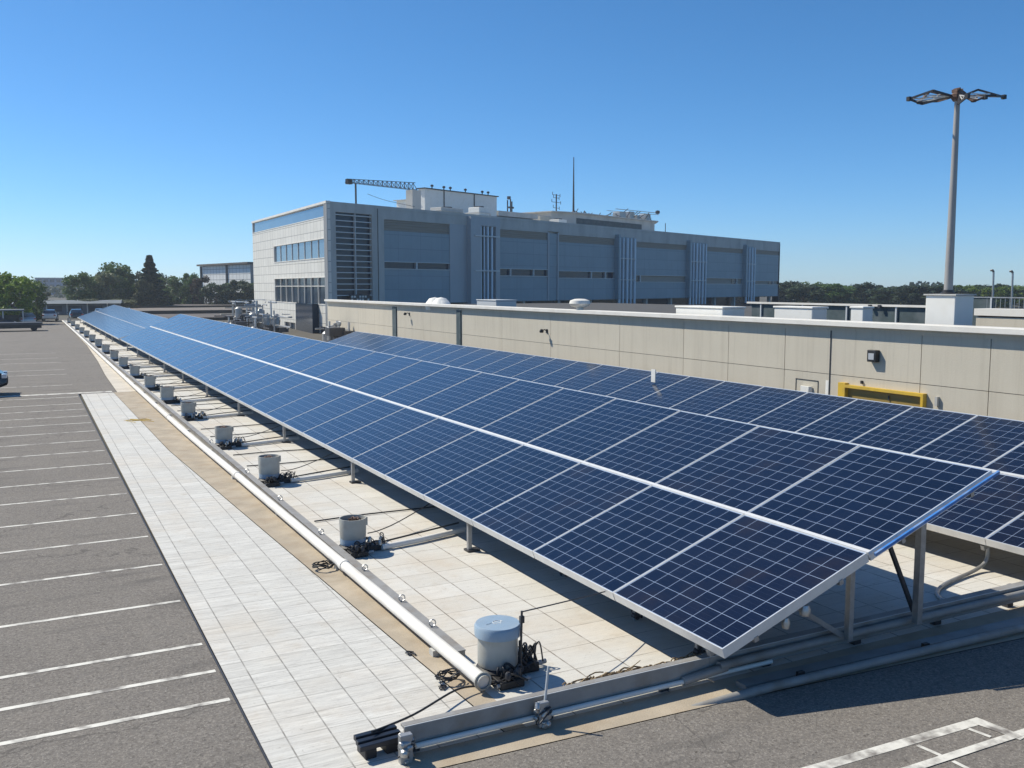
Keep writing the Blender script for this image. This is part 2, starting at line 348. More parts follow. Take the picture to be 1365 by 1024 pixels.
structure(MB().poly([(3.37, 43.2), (3.52, 52), (3.82, 62), (4.15, 79), (4.375, 132), (4.375, 43.2)], -.003).build('pale_strip', 'pale'))
# drain seam between asphalt and tiles
m_ = MB().box(1.846, 1.866, 7.8, 43.2, -.02, .0); structure(m_.build('edge_seam', 'dark'))
# painted bay lines
pm = MB()
ys = [10.2, 11.06, 12.0, 13.85, 15.85, 17.8, 19.75, 21.8, 23.75, 25.75, 27.9, 29.9, 31.9, 33.9, 35.8, 37.8, 39.7]
for y in ys: pm.poly([(-7.5, y - .045), (1.80, y - .04), (1.80, y + .04), (-7.5, y + .045)], -.004)
for y in (42.2, 47.5, 53.5, 56.5, 62, 66, 71): pm.poly([(-9, y - .05), (1.8, y - .05), (1.8, y + .05), (-9, y + .05)], -.004)
pm.poly([(-9, 43.5), (3.2, 43.5), (3.2, 43.85), (-9, 43.85)], -.004)
structure(pm.build('bay_lines', 'paint'))
pm = MB()
def stripe(a, b, w, z=-.004):
    a = Vector(a); b = Vector(b); n = Vector((-(b-a).y, (b-a).x)).normalized() * w / 2
    pm.poly([a - n, b - n, b + n, a + n], z)
stripe((4.6, 6.19), (8.62, 6.07), .13)
pm.poly([(8.52, 6.13), (8.68, 6.13), (8.74, 5.62), (8.62, 5.60)], -.0015)
stripe((5.2, 5.74), (11.0, 5.66), .10, .0005)
stripe((7.62, 6.00), (7.65, 5.76), .05, -.002); stripe((7.66, 5.63), (7.68, 4.4), .05, -.002); stripe((8.38, 6.0), (8.42, 5.78), .05, -.002); stripe((9.6, 5.6), (9.62, 4.6), .05, -.002)
structure(pm.build('road_markings', 'paint'))

# ------------------------------------------------------------ solar arrays
def panel_proto(W, L, mname):
    g = MB().box(0, L - .03, 0, W - .03, -.012, 0)
    o = g.build('solar_panel', mname)
    f = MB(); t = .009; h = .115
    f.box(-t, 0, -t, W - .03 + t, -h, .006); f.box(L - .03, L - .03 + t, -t, W - .03 + t, -h, .006)
    f.box(0, L - .03, -t, 0, -h, .0055); f.box(0, L - .03, W - .03, W - .03 + t, -h, .0055)
    # back sheet junction box
    f.box(.8, .95, W/2 - .1, W/2 + .1, -.05, -.014)
    fo = f.build('panel_frame', 'alu', o); return o, fo

def array(label, y0, n, W, L, cellm, low, top, post_step, frac=1.0, name='solar_array', ystart_post=.35):
    """low(Y), top(Y) return (x, z) of the array's edges"""
    x0, z0 = low(y0)
    root = thing(name, label, 'solar array', (x0, y0, 0))
    pr, fr = panel_proto(W, L, cellm); first = True
    def frameat(Y):
        a = Vector((low(Y)[0], Y, low(Y)[1])); b = Vector((top(Y)[0], Y, top(Y)[1])); u = (b - a); ln = u.length; u.normalize()
        v = Vector((0, 1, 0)); w = u.cross(v); return a, u, w, ln
    y1 = y0 + n * W
    for i in range(n):
        Y = y0 + i * W; a, u, w, ln = frameat(Y + W/2); a2 = Vector((low(Y)[0], Y, low(Y)[1]))
        for k in (0, 1):
            off = .03 if k == 0 else ln - L + .02
            p = a2 + u * off + Vector((0, .015, 0))
            v = Vector((low(Y + W)[0] - low(Y)[0], W, low(Y + W)[1] - low(Y)[1])).normalized()
            w2 = u.cross(v).normalized()
            mt = Matrix((( u.x, v.x, w2.x, p.x - x0), (u.y, v.y, w2.y, p.y - y0), (u.z, v.z, w2.z, p.z), (0, 0, 0, 1)))
            if first: o, f = pr, fr; first = False
            else: o = pr.copy(); COL.objects.link(o); f = fr.copy(); COL.objects.link(f); f.parent = o
            o.parent = root; o.matrix_local = mt
    def rail(nm, o1, o2, h1, h2, m, parent=root, ya=y0, yb=y1):
        mb = MB(); secs = []
        for j in range(13):
            Y = lerp(ya, yb, j/12); a, u, w, ln = frameat(Y); c = a - Vector((x0, y0, 0))
            def pt(o, h):
                d = o if o >= 0 and o < 10 else ln + (o + 100) if o <= -50 else o
                return c + u * d + w * h
            secs.append([pt(o1, h1), pt(o2, h1), pt(o2, h2), pt(o1, h2)])
        mb.loft(secs); return mb.build(nm, m, parent)
    ln0 = frameat((y0 + y1)/2)[3]
    rail('mid_rail', L + .015, ln0 - L - .0, -.06, .012, 'alu')
    for q in (.45, L - .5, ln0 - L + .5, ln0 - .5): rail('support_rail', q, q + .06, -.16, -.1, 'galv')
    # legs
    pts = []
    Y = y0 + ystart_post
    while Y < y1: pts.append(Y); Y += post_step
    for j, Y in enumerate(pts):
        a, u, w, ln = frameat(Y); c = a - Vector((x0, y0, 0)); yy = Y - y0
        def on(d, h=-.17): return c + u * d + w * h
        for d, wd in ((.12, .07), (ln * .52, .075), (ln * .80, .09)):
            t_ = on(d, -.10)
            if d > .2 or j: MB().box(t_.x - wd/2, t_.x + wd/2, yy - wd/2 + .002, yy + wd/2, 0.0 if j else .22, t_.z).build('post', 'galv', root)
        p = MB(); q = .11
        p.bar(on(.05, -.20), on(ln - .05, -.20), .06, .08); p.build('rafter', 'galv', root)
        b = MB(); e1 = on(ln * .66, -.22); e2 = on(ln * .80, -.2); b.bar((e1.x, yy + .07, e1.z), (e2.x - .02, yy + .07, .35), .04, .05); b.build('brace', 'dark', root)
        b = MB(); e1 = on(ln * .28, -.22); e2 = on(ln * .52, 0); b.bar((e1.x, yy + .07, e1.z), (e2.x, yy + .07, .25), .04, .06); b.build('brace', 'galv', root)
        if j:
            fb = MB().box(on(.12).x - .09, on(.12).x + .14, yy - .09, yy + .09, -.002, .03); fb.build('foot_plate', 'dark', root)
    return root

T1 = array('long near solar array of dark blue panels facing the white canisters', 7.57, 32, W1, L1, 'cell8',
           lambda Y: (6.45 - .0038 * (Y - 7.57), .62), lambda Y: (10.77 - .0038 * (Y - 7.57), 2.18 + .0037 * (Y - 7.57)), W1 * 3)
a0 = T1
e = MB(); lo = Vector((0, -.03, .62)); hi = Vector((4.32, -.03, 2.18)); u = (hi - lo).normalized()
e.bar(lo + u * 2.36 + Vector((0, -.02, -.03)), hi + u * .06 + Vector((0, -.02, -.03)), .032, .035); e.build('edge_trim', 'blue', a0)
# lamps / clamps under the near edge
for d, s in ((1.0, .05), (1.3, .07)):
    p = lo + u * d + Vector((0, .06, -.20)); e = MB(); e.lathe([(0.0, -.06), (s*.8, -.06), (s, 0), (s*.6, .06), (0.0, .06)], p, 12); e.build('clamp', 'silver', a0, True)
array('far continuation of the near solar array, pale with sky glare, by the parking end', 76.2, 26, W1, L1, 'cell8_glare',
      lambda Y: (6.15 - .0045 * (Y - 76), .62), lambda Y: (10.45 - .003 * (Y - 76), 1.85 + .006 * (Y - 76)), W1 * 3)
array('shorter rear solar array standing between the first array and the beige wall', 7.75, 29, W2, L2, 'cell6',
      lambda Y: (13.12, .575), lambda Y: (17.10, 1.90), W2 * 3, ystart_post=W2 + .1)

t = thing('marker_plate', 'small white plate standing on the top edge of the rear array', 'sign', (16.35, 22.45, 1.80))
MB().box(-.03, -.005, -.10, .10, -.10, .28).build('plate', 'white', t); MB().box(-.004, .02, -.03, .03, -.12, .2).build('stem', 'galv', t)

# ------------------------------------------------------------ low warehouse with beige wall
wh = thing('warehouse', 'low beige rendered warehouse with white coping behind the solar arrays', 'building', (19, 0, 0))
def lo_(x, y): return x - 19, y
ya, yb = -12, 64.9
joints = [-3, .6, 4.2, 8.0, 10.3, 13.55, 15.36, 18.2, 19.9, 22.3, 24.5, 28.2, 33.2, 37.6, 42.0, 47.0, 51.4, 58.0, 64.9]
w_ = MB(); g = .010; prev = ya
# individual wall slabs with open joints
segs = [ya] + joints
for p, q in zip(segs, segs[1:]):
    w_.box(0, .25, p + g, q - g, -.05, 2.165); w_.box(0, .25, p + g, q - g, 2.18, 3.46)
w_.build('wall', 'wall', wh)
MB().box(.03, .30, ya, yb, -.05, 3.455).build('joint_backing', 'dark', wh)
MB().box(-.20, .40, ya, yb + .1, 3.465, 3.60).build('coping', 'cap', wh, bevel=.012)
MB().box(-.03, -.002, ya, yb, 3.34, 3.462).build('fascia', 'wall', wh)
for p, q in ((42.0, 42.5), (51.0, 51.6)): MB().box(-.06, -.004, p, q, 0, 3.338).build('pilaster', 'screen', wh)
MB().box(-.014, -.003, 18.19, 18.225, 0, 3.338).build('joint_strip', 'dark', wh)  # thin dark strip laid over a black wall joint
MB().poly([(-.012, 18.23), (-.003, 18.23), (-.003, 18.34), (-.012, 18.30)], 1.6, 2.0).build('paint_patch', 'white', wh)
r_ = MB().poly([(.3, ya), (30, ya), (22, 64), (.3, 64)], 3.0, 3.2); r_.build('roof', 'roofg', wh)
# yellow door
d_ = MB(); d_.box(-.14, -.004, 17.55, 17.78, 0, 2.0); d_.box(-.14, -.004, 15.15, 15.22, 0, 1.96); d_.box(-.14, -.004, 15.22, 17.55, 1.885, 1.958)
dd = MB().box(-.022, -.006, 15.225, 17.545, 0, 1.875)
for i in range(9): dd.box(-.030, -.0225, 15.23, 17.54, .1 + i*.2, .12 + i*.2)
do = dd.build('door', 'shutter', wh); d_.build('door_frame', 'yellow', do)
MB().box(-.05, -.043, 16.2, 16.24, 1.68, 1.80).build('latch', 'dark', do)
h_ = MB(); h_.box(-.012, -.002, 18.62, 19.42, 1.3, 1.32); h_.box(-.012, -.002, 18.60, 18.62, 1.0, 1.96); h_.box(-.012, -.002, 19.42, 19.44, 1.0, 1.96); h_.box(-.012, -.002, 18.62, 19.42, 1.94, 1.96)
ho = h_.build('hatch', 'dark', wh)
MB().poly([(-.11, 18.85), (-.11, 19.15), (-.02, 19.22), (-.02, 18.8)], 1.55, 1.78).build('hatch_cover', 'white', ho)
MB().box(-.08, -.004, 14.80, 14.87, 1.70, 1.92).build('call_box', 'conc', wh)
MB().box(-.06, -.004, 17.08, 17.12, 2.02, 2.10).build('bracket', 'dark', wh)

# wall lights
def wall_light_arm(loc, label, s=1.):
    t = thing('wall_light', label, 'wall light', loc, 0, 'lights on the beige wall')
    b = MB(); b.box(-.03, -.002, -.06, .06, -.08, .08); b.build('mounting_plate', 'black', t)
    b = MB(); b.tube([(-.02, 0, 0), (-.12, 0, .06), (-.22, 0, .02)], .022, 8, 4); b.build('arm', 'black', t, True)
    b = MB(); b.lathe([(0.0, .09), (.05, .08), (.09, .0), (.075, -.06), (0.0, -.065)], (-.26, 0, 0), 14); b.build('lamp_head', 'black', t, True)
    b = MB(); b.bar((-.24, -.12, .02), (-.24, .12, .05), .025, .03); b.build('shade', 'black', t); return t
wall_light_arm((19, 33.5, 2.68), 'black wall light with arm between the two dark pilasters and the door')
wall_light_arm((19, 49.0, 2.98), 'far wall light with arm beyond the first dark pilaster')
t = thing('wall_light', 'square black bulkhead light above the yellow door', 'wall light', (19, 16.72, 2.76), 0, 'lights on the beige wall')
MB().box(-.15, -.003, -.14, .14, -.15, .15).build('housing', 'black', t, bevel=.015)
b = MB().box(-.162, -.152, -.085, .085, -.09, .07); b.build('lens', 'lamp', t)

# objects on the warehouse roof
def on_roof(nm, label, cat, x0, x1, y0, y1, z0, z1, m, extra=None, bev=.03):
    t = thing(nm, label, cat, ((x0+x1)/2, (y0+y1)/2, z0)); dx = (x1-x0)/2; dy = (y1-y0)/2; h = z1-z0
    MB().box(-dx, dx, -dy, dy, 0, h - .06).build('casing', m, t, bevel=bev)
    MB().box(-dx - .03, dx + .03, -dy - .03, dy + .03, h - .058, h).build('cover', m, t, bevel=.015); return t
on_roof('skylight_box', 'long white roof box just behind the coping', 'roof box', 19.5, 20.4, 23.2, 25.6, 3.2, 3.86, 'white')
on_roof('skylight_box', 'shorter white roof box in front of the screen fence', 'roof box', 20.7, 21.3, 20.6, 22.2, 3.2, 3.90, 'white')
on_roof('roof_stub', 'narrow white roof stub beside the rail', 'roof box', 21.3, 21.7, 19.25, 19.7, 3.2, 3.93, 'white', bev=.02)
t = thing('mast_plinth', 'white concrete plinth at the foot of the tall mast', 'plinth', (20.35, 15.7, 3.2))
MB().box(-.34, .34, -.42, .42, 0, 1.08).build('block', 'white', t, bevel=.015)
MB().box(-.38, .38, -.46, .46, 1.082, 1.115).build('cover', 'conc', t)
t = thing('exhaust_cowl', 'rounded beige exhaust cowl on the coping', 'vent', (19.15, 31.2, 3.6))
MB().lathe([(.12, 0), (.13, .08), (.34, .14), (.42, .24), (.38, .36), (.2, .42), (0.0, .43)], n=18).build('cowl', 'cap', t, True)
t = thing('white_sack', 'crumpled white sack on the wall top near the office', 'sack', (19.6, 46.2, 3.2))
s_ = MB()
for k in range(7): s_.lathe([(0.0, 0), (.45, .08), (.5, .3), (.3, .55), (0.0, .62)], (rnd.uniform(-.3, .3), rnd.uniform(-.7, .7), rnd.uniform(0, .12)), 9)
s_.build('cloth', 'white', t, True)
# white parked vans / boxes behind the coping, further on
on_roof('duct_box', 'light grey duct box below the office, left of the cowl', 'duct', 22, 23.2, 44.2, 46.6, 3.2, 3.80, 'frame')
# screen fence with pale rail
t = thing('screen_fence', 'dark screen fence with a pale top rail on the roof', 'fence', (25.5, 20.0, 3.2))
MB().box(0, .05, -.6, 8.6, -.2, .62).build('screen', 'screen', t)
for y in (-.5, 1.6, 3.7, 5.8, 8.0): MB().box(-.06, 0, y, y + .06, 0, .63).build('post', 'frame', t)
MB().box(-.09, .08, -.7, 8.8, .632, .70).build('rail', 'cap', t)
for y in (2.2, 2.6): MB().box(-.16, -.095, y, y + .1, .58, .69).build('clamp', 'dark', t)
t = thing('mesh_fence', 'tall dark mesh fence right of the mast plinth', 'fence', (24.5, 18.4, 3.2))
MB().box(0, .04, -.95, .45, -.2, .98).build('screen', 'screen', t)
f_ = MB(); f_.bar((0, -9, .99), (0, .5, .99), .04, .03)
for k in range(60):
    y = -9 + k * .14
    f_.box(-.004, .004, y, y + .012, .4, .98)
f_.build('mesh', 'galv', t)
for k in range(8): MB().box(-.03, .03, -8.6 + k * 1.1, -8.55 + k * 1.1, 0, .98).build('post', 'frame', t)
t = thing('roof_parapet', 'beige parapet block with dark groove right of the mesh fence', 'parapet', (22.4, 16.45, 3.2))
MB().box(0, .5, -8, 0, 0, .50).build('lower_course', 'wall', t); MB().box(.05, .45, -7.98, -.02, .50, .54).build('groove', 'rust', t); MB().box(-.04, .54, -8, .04, .54, .72).build('upper_course', 'cap', t)
for i, (y, x, h) in enumerate(((19.3, 27, 1.75), (19.0, 27.5, 1.72))):
    t = thing('thin_pole', ['thin grey pole, left of a pair above the mesh fence', 'thin grey pole, right of a pair above the mesh fence'][i], 'pole', (x, y, 3.2), 0, 'thin poles above the fence')
    MB().tube([(0, 0, 0), (0, -.02, h * .5), (0, 0, h)], .03, 8).build('shaft', 'galv', t, True)
    MB().tube([(0, 0, h), (0, .04, h + .06), (0, .10, h + .05)], .035, 6).build('head', 'dark', t)

# tall mast with spider head
t = thing('floodlight_mast', 'tall tapering grey mast with a spider-like head of open frames', 'mast', (20.35, 15.75, 4.315))
MB().tube([(0, 0, 0), (0, 0, 4.72)], [.105, .062], 20).build('pole', 'pole', t, True)
MB().lathe([(.18, 0), (.18, .03), (.13, .04), (.13, .1), (0.0, .1)], n=20).build('base_flange', 'dark', t)
hb = MB(); hb.lathe([(0.0, 4.66), (.10, 4.66), (.15, 4.74), (.15, 4.82), (.1, 4.88), (0.0, 4.89)], n=12)
for k in range(5): hb.box(-.12 + k*.045, -.09 + k*.045, -.08, .08, 4.86, 4.93 + .02 * (k % 3))
hub = hb.build('hub', 'rust', t)
for k, (ang, ln, rise, wd) in enumerate(((R(-27 + 6), 1.2, .09, .36), (R(-27 + 42), .95, .14, .22), (R(153 - 5), 1.14, -.02, .36), (R(153 - 50), .95, .08, .22), (R(240), .55, -.16, .12), (R(300), .6, -.10, .14))):
    d = Vector((math.cos(ang), math.sin(ang), 0)); s = Vector((-d.y, d.x, 0)); c0 = Vector((0, 0, 4.78))
    A = c0 + d * .12; B_ = c0 + d * ln * .62 + s * wd + Vector((0, 0, rise + (.15 if k < 2 else .09))); C_ = c0 + d * ln + Vector((0, 0, rise * .5 - .04)); D_ = c0 + d * ln * .62 - s * wd + Vector((0, 0, rise - (.13 if k < 2 else .09)))
    b = MB()
    for p, q in ((A, B_), (B_, C_), (C_, D_), (D_, A)): b.bar(p, q, .04, .045)
    b.build('frame_arm', 'rust' if k % 2 else 'dark', t)
    b = MB(); b.bar(A.lerp(B_, .5), D_.lerp(C_, .5), .02, .02); b.bar(A, C_ * .9 + A * .1, .05, .02); b.bar(A, (B_ + C_) / 2, .02, .02); b.bar(A, (D_ + C_) / 2, .02, .02); b.build('lamp_bar', 'frame', t)
    MB().box(-.045, .045, -.045, .045, -.05, .05, Matrix.Translation(C_)).build('end_block', 'black', t)

# ------------------------------------------------------------ office building
oz = 11.13
B0 = Vector((21.3, 72.46)); E0 = Vector((101.5, 107.98)); dv = (E0 - B0).normalized(); FL = (E0 - B0).length
of = thing('office_building', 'large blue-grey office block with pale tiled side behind the warehouse', 'building', (B0.x, B0.y, 0), math.atan2(dv.y, dv.x))
of_rot = Matrix.Rotation(-math.atan2(dv.y, dv.x), 4, 'Z')
def FB(mb, t0, t1, z0, z1, o0, o1): return mb.box(t0, t1, o0, o1, z0, z1)   # local x along the facade, local y into the building (positive)
# left face direction (world +Y) in local coordinates
ly = (of_rot @ Vector((0, 1, 0))); DL = 26.8
core = MB(); pB = Vector((.35, .4, 0)); 
P0 = Vector((.15, .35)); P1 = Vector((FL - .3, .35)); P2 = Vector((FL - .3, 26)); 
P3 = Vector((ly.x, ly.y)) * (DL - .2) + Vector((.3, 0))
core.poly([(.35, .4), (FL - .3, .4), (FL - .3, 24), (P3.x + .3, P3.y)], 3.1, oz - .25); core.build('core_wall', 'conc', of)
MB().poly([(.5, 2.6), (FL - 1, 2.6), (FL - 1, 23), (P3.x + .9, P3.y - .5)], -.05, 3.09).build('ground_floor', 'glass', of)
MB().poly([(0, 0), (FL, 0), (FL, 24.3), (P3.x, P3.y + .3)], oz - .24, oz).build('roof', 'conc', of)
# facade pieces
f = MB()
FB(f, 0, .9, 0, oz - .245, 0, .38)          # corner pier
FB(f, .9, 4.75, 10.35, oz - .245, .0, .38); FB(f, 4.75, 6.1, 0, oz - .245, .0, .38); FB(f, .9, 4.75, 2.9, 3.35, .0, .38)
FB(f, 6.1, FL, 10.1, oz - .245, .02, .38)
f.build('facade_frame', 'conc', of)
MB().box(5.36, 5.42, -.03, -.002, 3, oz - .25).build('expansion_joint', 'dark', of)
MB().box(.9, 4.75, .3, .38, 3.35, 10.35).build('louvre_glass', 'glass', of)
for k in range(15):
    z = 3.75 + k * .455
    MB().box(.92, 4.73, .06, .22, z, z + .075).build('louvre_blade', 'frame', of)
MB().box(2.95, 3.02, .04, .24, 3.4, 10.34).build('louvre_mullion', 'frame', of)
b = MB(); b.box(2.1, 4.2, -.22, -.08, 3.0, 3.85)
so = b.build('sign_board', 'dark', of)
for i in range(7):
    for j in range(3):
        if (i * 3 + j * 5) % 4: MB().box(2.18 + i*.29, 2.38 + i*.29, -.24, -.222, 3.1 + j*.25, 3.26 + j*.25).build('sign_tile', 'cap', so)
bays = [  # t0, t1, brown z, strip z, strip mullions, strip kind
    (6.1, 14.2, 9.15, 10.05, 5.95, 6.6, [9.9], 'glass'),
    (20.7, 29.0, 9.2, 9.95, 5.5, 6.25, [22.9, 26.6], 'glass'), (30.9, 41.7, 9.1, 9.85, 5.35, 6.15, [37.0, 39.8], 'glass'),
    (45.8, 58.5, 9.05, 9.7, 5.0, 5.85, [47.3], 'brown'), (63.6, 75.0, 9.1, 9.7, 4.8, 5.65, [73.2], 'brown'), (78.5, 87.5, 9.15, 9.75, 4.75, 5.35, [85.5], 'brown')]
for t0, t1, b0, b1, s0, s1, mull, kd in bays:
    b = MB(); FB(b, t0, t1, 3.05, s0, .06, .4); FB(b, t0, t1, s1, b0, .06, .4); pn = b.build('cladding', 'panel', of)
    b = MB(); FB(b, t0, t1, b1, 10.098, .03, .4); b.build('cladding_head', 'conc', of)
    b = MB(); FB(b, t0, t1, b0, b1, .20, .4); br = b.build('vent_strip', 'brown', of)
    b = MB()
    for k in range(4): FB(b, t0 + .01, t1 - .01, b0 + .03 + k * (b1-b0)/4, b0 + .13 + k * (b1-b0)/4, .10, .195)
    b.build('vent_slat', 'brown', br)
    b = MB(); FB(b, t0, t1, s0 + .001, s1 - .001, .24, .4); wn = b.build('window_strip', 'glass' if kd == 'glass' else 'brown', of)
    b = MB(); FB(b, t0, t1, s0 - .0, s0 + .06, .0, .24); FB(b, t0, t1, s1 - .06, s1, .0, .24)
    for q in mull: FB(b, q, q + .16, s0 + .06, s1 - .06, .02, .24)
    b.build('window_frame', 'frame', wn)
    if kd != 'glass':
        b = MB(); FB(b, mull[0] - 1.3, mull[0] - .1, s0 + .1, s1 - .1, .17, .235); b.build('pane', 'glass', wn)
b = MB(); FB(b, 14.2, 16.5, 3.05, 10.095, .0, .4); b.build('pilaster', 'panel2', of)
b = MB(); FB(b, 29.0, 29.25, 3.05, 10.0, -.02, .4); FB(b, 30.7, 30.9, 3.05, 10.0, -.02, .4); b.build('pilaster', 'panel2', of)
b = MB(); FB(b, 29.25, 30.7, 3.05, 9.9, .1, .4); b.build('infill', 'panel', of)
# projecting service tower with pipes
b = MB(); FB(b, 16.5, 17.9, 0, 10.9, -.5, .4); FB(b, 20.1, 20.7, 0, 10.9, -.5, .4); FB(b, 17.9, 20.1, 10.1, 10.9, -.5, -.3); b.build('service_tower', 'panel2', of)
b = MB(); FB(b, 17.9, 20.1, 0, 10.1, .0, .4); b.build('tower_recess', 'screen', of)
for t_ in (18.15, 18.65, 19.15, 19.75): MB().tube([(t_, -.25, .0), (t_, -.25, 10.09)], .11 if t_ < 19 else .15, 8).build('pipe', 'bluepipe', of, True)
for z in (5.9, 9.1): MB().box(17.0, 20.6, -.58, -.51, z, z + .12).build('pipe_bracket', 'frame', of)
for t0, t1, n in ((41.7, 45.8, 5), (58.5, 63.5, 6), (75.0, 78.5, 4)):
    b = MB(); FB(b, t0, t1, 3.05, 10.3, .05, .4); b.build('cladding', 'panel', of)
    for k in range(n): MB().tube([(t0 + .4 + k * (t1-t0-.8)/(n-1), -.35, 2.2), (t0 + .4 + k * (t1-t0-.8)/(n-1), -.35, 10.0)], .13 if k % 2 else .17, 8).build('pipe', 'bluepipe', of, True)
    for z in (5.2, 7.6): MB().box(t0 + .3, t1 - .3, -.52, -.36, z, z + .1).build('pipe_bracket', 'frame', of)
    MB().box(t0 + .02, t0 + .35, -.5, .04, 3.05, 10.3).build('pilaster', 'panel', of)
for k in range(14): MB().box(7.5 + k * 6, 7.9 + k * 6, .5, .9, -.05, 3.05).build('column', 'conc', of)
b = MB(); FB(b, FL - .12, FL, 0, oz - .25, -.02, 1.0); b.build('end_trim', 'dark', of)
# tiled left face: own frame, local y runs away along world +Y
lf = bpy.data.objects.new('side_wall', None)
# build side wall pieces in a child mesh rotated so that its local y is world +Y
def side(mb, name, m, parent=of):
    o = mb.build(name, m, parent); 
    if parent is of: o.rotation_euler = (0, 0, -math.atan2(dv.y, dv.x))
    return o
T = .3  # wall thickness, from x=0 (face) to x=T
b = MB()
b.box(0, T, .03, .72, 0, oz - .245)
b.box(0, T, .72, DL, 8.32, 9.93); b.box(0, T, 17.7, DL, 5.27, 8.32); b.box(0, T, .72, 17.7, 5.27, 6.73); b.box(0, T, 17.7, DL, 0, 5.27)
b.box(0, T, .72, 14.3, 1.28, 3.03); b.box(0, T, 14.3, 17.7, 0, 3.03)
side(b, 'tiled_wall', 'office_l')
b = MB(); b.box(.12, .2, .72, DL - .02, 9.99, 10.98); w = side(b, 'clerestory_window', 'glassb')
b = MB(); b.box(-.03, .3, .72, DL, 9.93, 9.99); b.box(-.05, .3, .0, DL + .1, 10.98, oz + .03)
b.box(.0, .115, .72, .86, 9.99, 10.98); b.box(0, .115, DL - .1, DL, 9.99, 10.98)
b.build('window_frame', 'cap', w)
b = MB(); b.box(.12, .2, .74, 17.7, 6.79, 8.26); w = side(b, 'window_band', 'glassb')
b = MB(); b.box(-.04, .3, .72, 17.7, 6.73, 6.79); b.box(-.04, .3, .72, 17.7, 8.26, 8.32); b.box(-.02, .115, 17.6, 17.7, 6.79, 8.26)
for k in range(1, 8): b.box(.06, .115, .72 + k * 2.1, .76 + k * 2.1, 6.79, 8.26)
b.build('window_frame', 'cap', w)
b = MB(); b.box(.12, .2, .74, 17.7, 3.09, 5.21); w = side(b, 'window_band', 'glass')
b = MB(); b.box(-.04, .3, .72, 17.7, 3.03, 3.09); b.box(-.04, .3, .72, 17.7, 5.21, 5.27); b.box(.02, .115, .8, 17.6, 4.5, 4.56); b.box(-.02, .115, 17.6, 17.7, 3.09, 5.21)
for k in range(1, 8): b.box(.0, .115, .72 + k * 2.1, .80 + k * 2.1, 3.09, 5.21)
b.build('window_frame', 'cap', w)
b = MB(); b.box(.12, .2, .74, 14.3, 0, 1.28); w = side(b, 'window_band', 'glass')
b = MB()
for k in range(0, 8): b.box(.0, .115, .74 + k * 1.9, .84 + k * 1.9, 0, 1.28)
b.build('window_frame', 'cap', w)
# penthouse and roof structures (parts of the building)
b = MB(); b.box(21.4, 32.9, 10, 10.9, oz, 14.42); ph = b.build('penthouse', 'white', of)
MB().box(21.2, 33.1, 9.85, 11.1, 14.422, 14.52).build('roof_edge', 'dark', ph)
MB().box(21.5, 32.8, 10.95, 14.2, oz, 13.4).build('side_room', 'white', ph); MB().box(21.2, 33, 11.11, 14.4, 13.402, 13.48).build('roof_edge', 'conc', ph)
for t_ in (24.2, 29.0): MB().box(t_, t_ + .10, 9.93, 9.995, oz, 14.42).build('seam', 'dark', ph)
b = MB(); b.box(33.2, 40.5, 10, 16, 12.4, 12.95); r2 = b.build('canopy', 'conc', of); b = MB(); b.box(33.4, 40.3, 10.6, 15, oz, 12.4); b.build('plant_screen', 'screen', r2)
b = MB(); secs = []
b.poly([(46.7, 12.6), (50, 11.5), (70.2, 11.5), (73.5, 14), (73.5, 21), (46.7, 21)], oz, 13.72); p2 = b.build('penthouse', 'conc', of)
MB().poly([(46.3, 12.2), (50, 11.1), (70.6, 11.1), (74.4, 13.8), (74.4, 21.3), (46.3, 21.3)], 13.722, 13.85).build('roof_edge', 'conc', p2)
MB().box(50.6, 66.5, 11.41, 11.495, 12.3, 13.15).build('window_strip', 'screen', p2)
MB().box(44.4, 46.65, 12.6, 16, oz, 13.1).build('annex', 'wall', p2)

OFM = Matrix.Translation((B0.x, B0.y, 0)) @ Matrix.Rotation(math.atan2(dv.y, dv.x), 4, 'Z')
def onoff(name, label, cat, t_, o, z, group=None):
    p = OFM @ Vector((t_, o, z)); return thing(name, label, cat, p, math.atan2(dv.y, dv.x), group)
for t_, o, w, h, lab in ((16, 2, 3.0, .55, 'low grey rooftop unit at the left edge of the office roof'), (21, 2.4, 1.5, .95, 'boxy cream rooftop unit above the service tower'),
                      (25, 6, 2.6, .8, 'rooftop unit in front of the white penthouse'), (43.2, 9, 1.6, 1.3, 'rooftop unit beside the rear penthouse annex')):
    t = onoff('rooftop_unit', lab, 'air conditioner', t_, o, oz)
    MB().box(-w/2, w/2, -.7, .7, .0, h).build('casing', 'white' if w < 2 else 'conc', t, bevel=.04)
    MB().lathe([(.5, h), (.5, h + .12), (.4, h + .12), (0.0, h + .1)], n=12).build('fan_shroud', 'dark', t)
    MB().box(-w/2 - .15, w/2 + .15, -.8, .8, h * .45, h * .5).build('ledge', 'frame', t)
# crane jib
t = onoff('crane_jib', 'lattice crane jib reaching left over the office roof', 'crane', 9.2, 8, oz)
jb = MB(); A = Vector((0, 0, 2.75)); Bv = Vector((9.8, 1.0, 2.9)); n = 15; hh = .70
for s_ in (-.25, .25):
    jb.bar(A + Vector((0, s_, 0)), Bv + Vector((0, s_, 0)), .045, .045)
jb.bar(A + Vector((0, 0, .3)), Bv + Vector((0, 0, hh)), .06, .06)
for k in range(n):
    p = A.lerp(Bv, k/n); q = A.lerp(Bv, (k+1)/n); tp = A.lerp(Bv, (k+.5)/n) + Vector((0, 0, lerp(.3, hh, k/n)))
    for s_ in (-.25, .25): jb.bar(p + Vector((0, s_, 0)), tp, .05, .05); jb.bar(tp, q + Vector((0, s_, 0)), .05, .05)
jb.build('lattice_boom', 'dark', t)
MB().box(.0, .5, -.2, .2, 2.6, 3.05).build('trolley', 'black', t)
MB().box(1.0, 1.12, -.06, .06, 0, 2.74).build('support_post', 'dark', t)
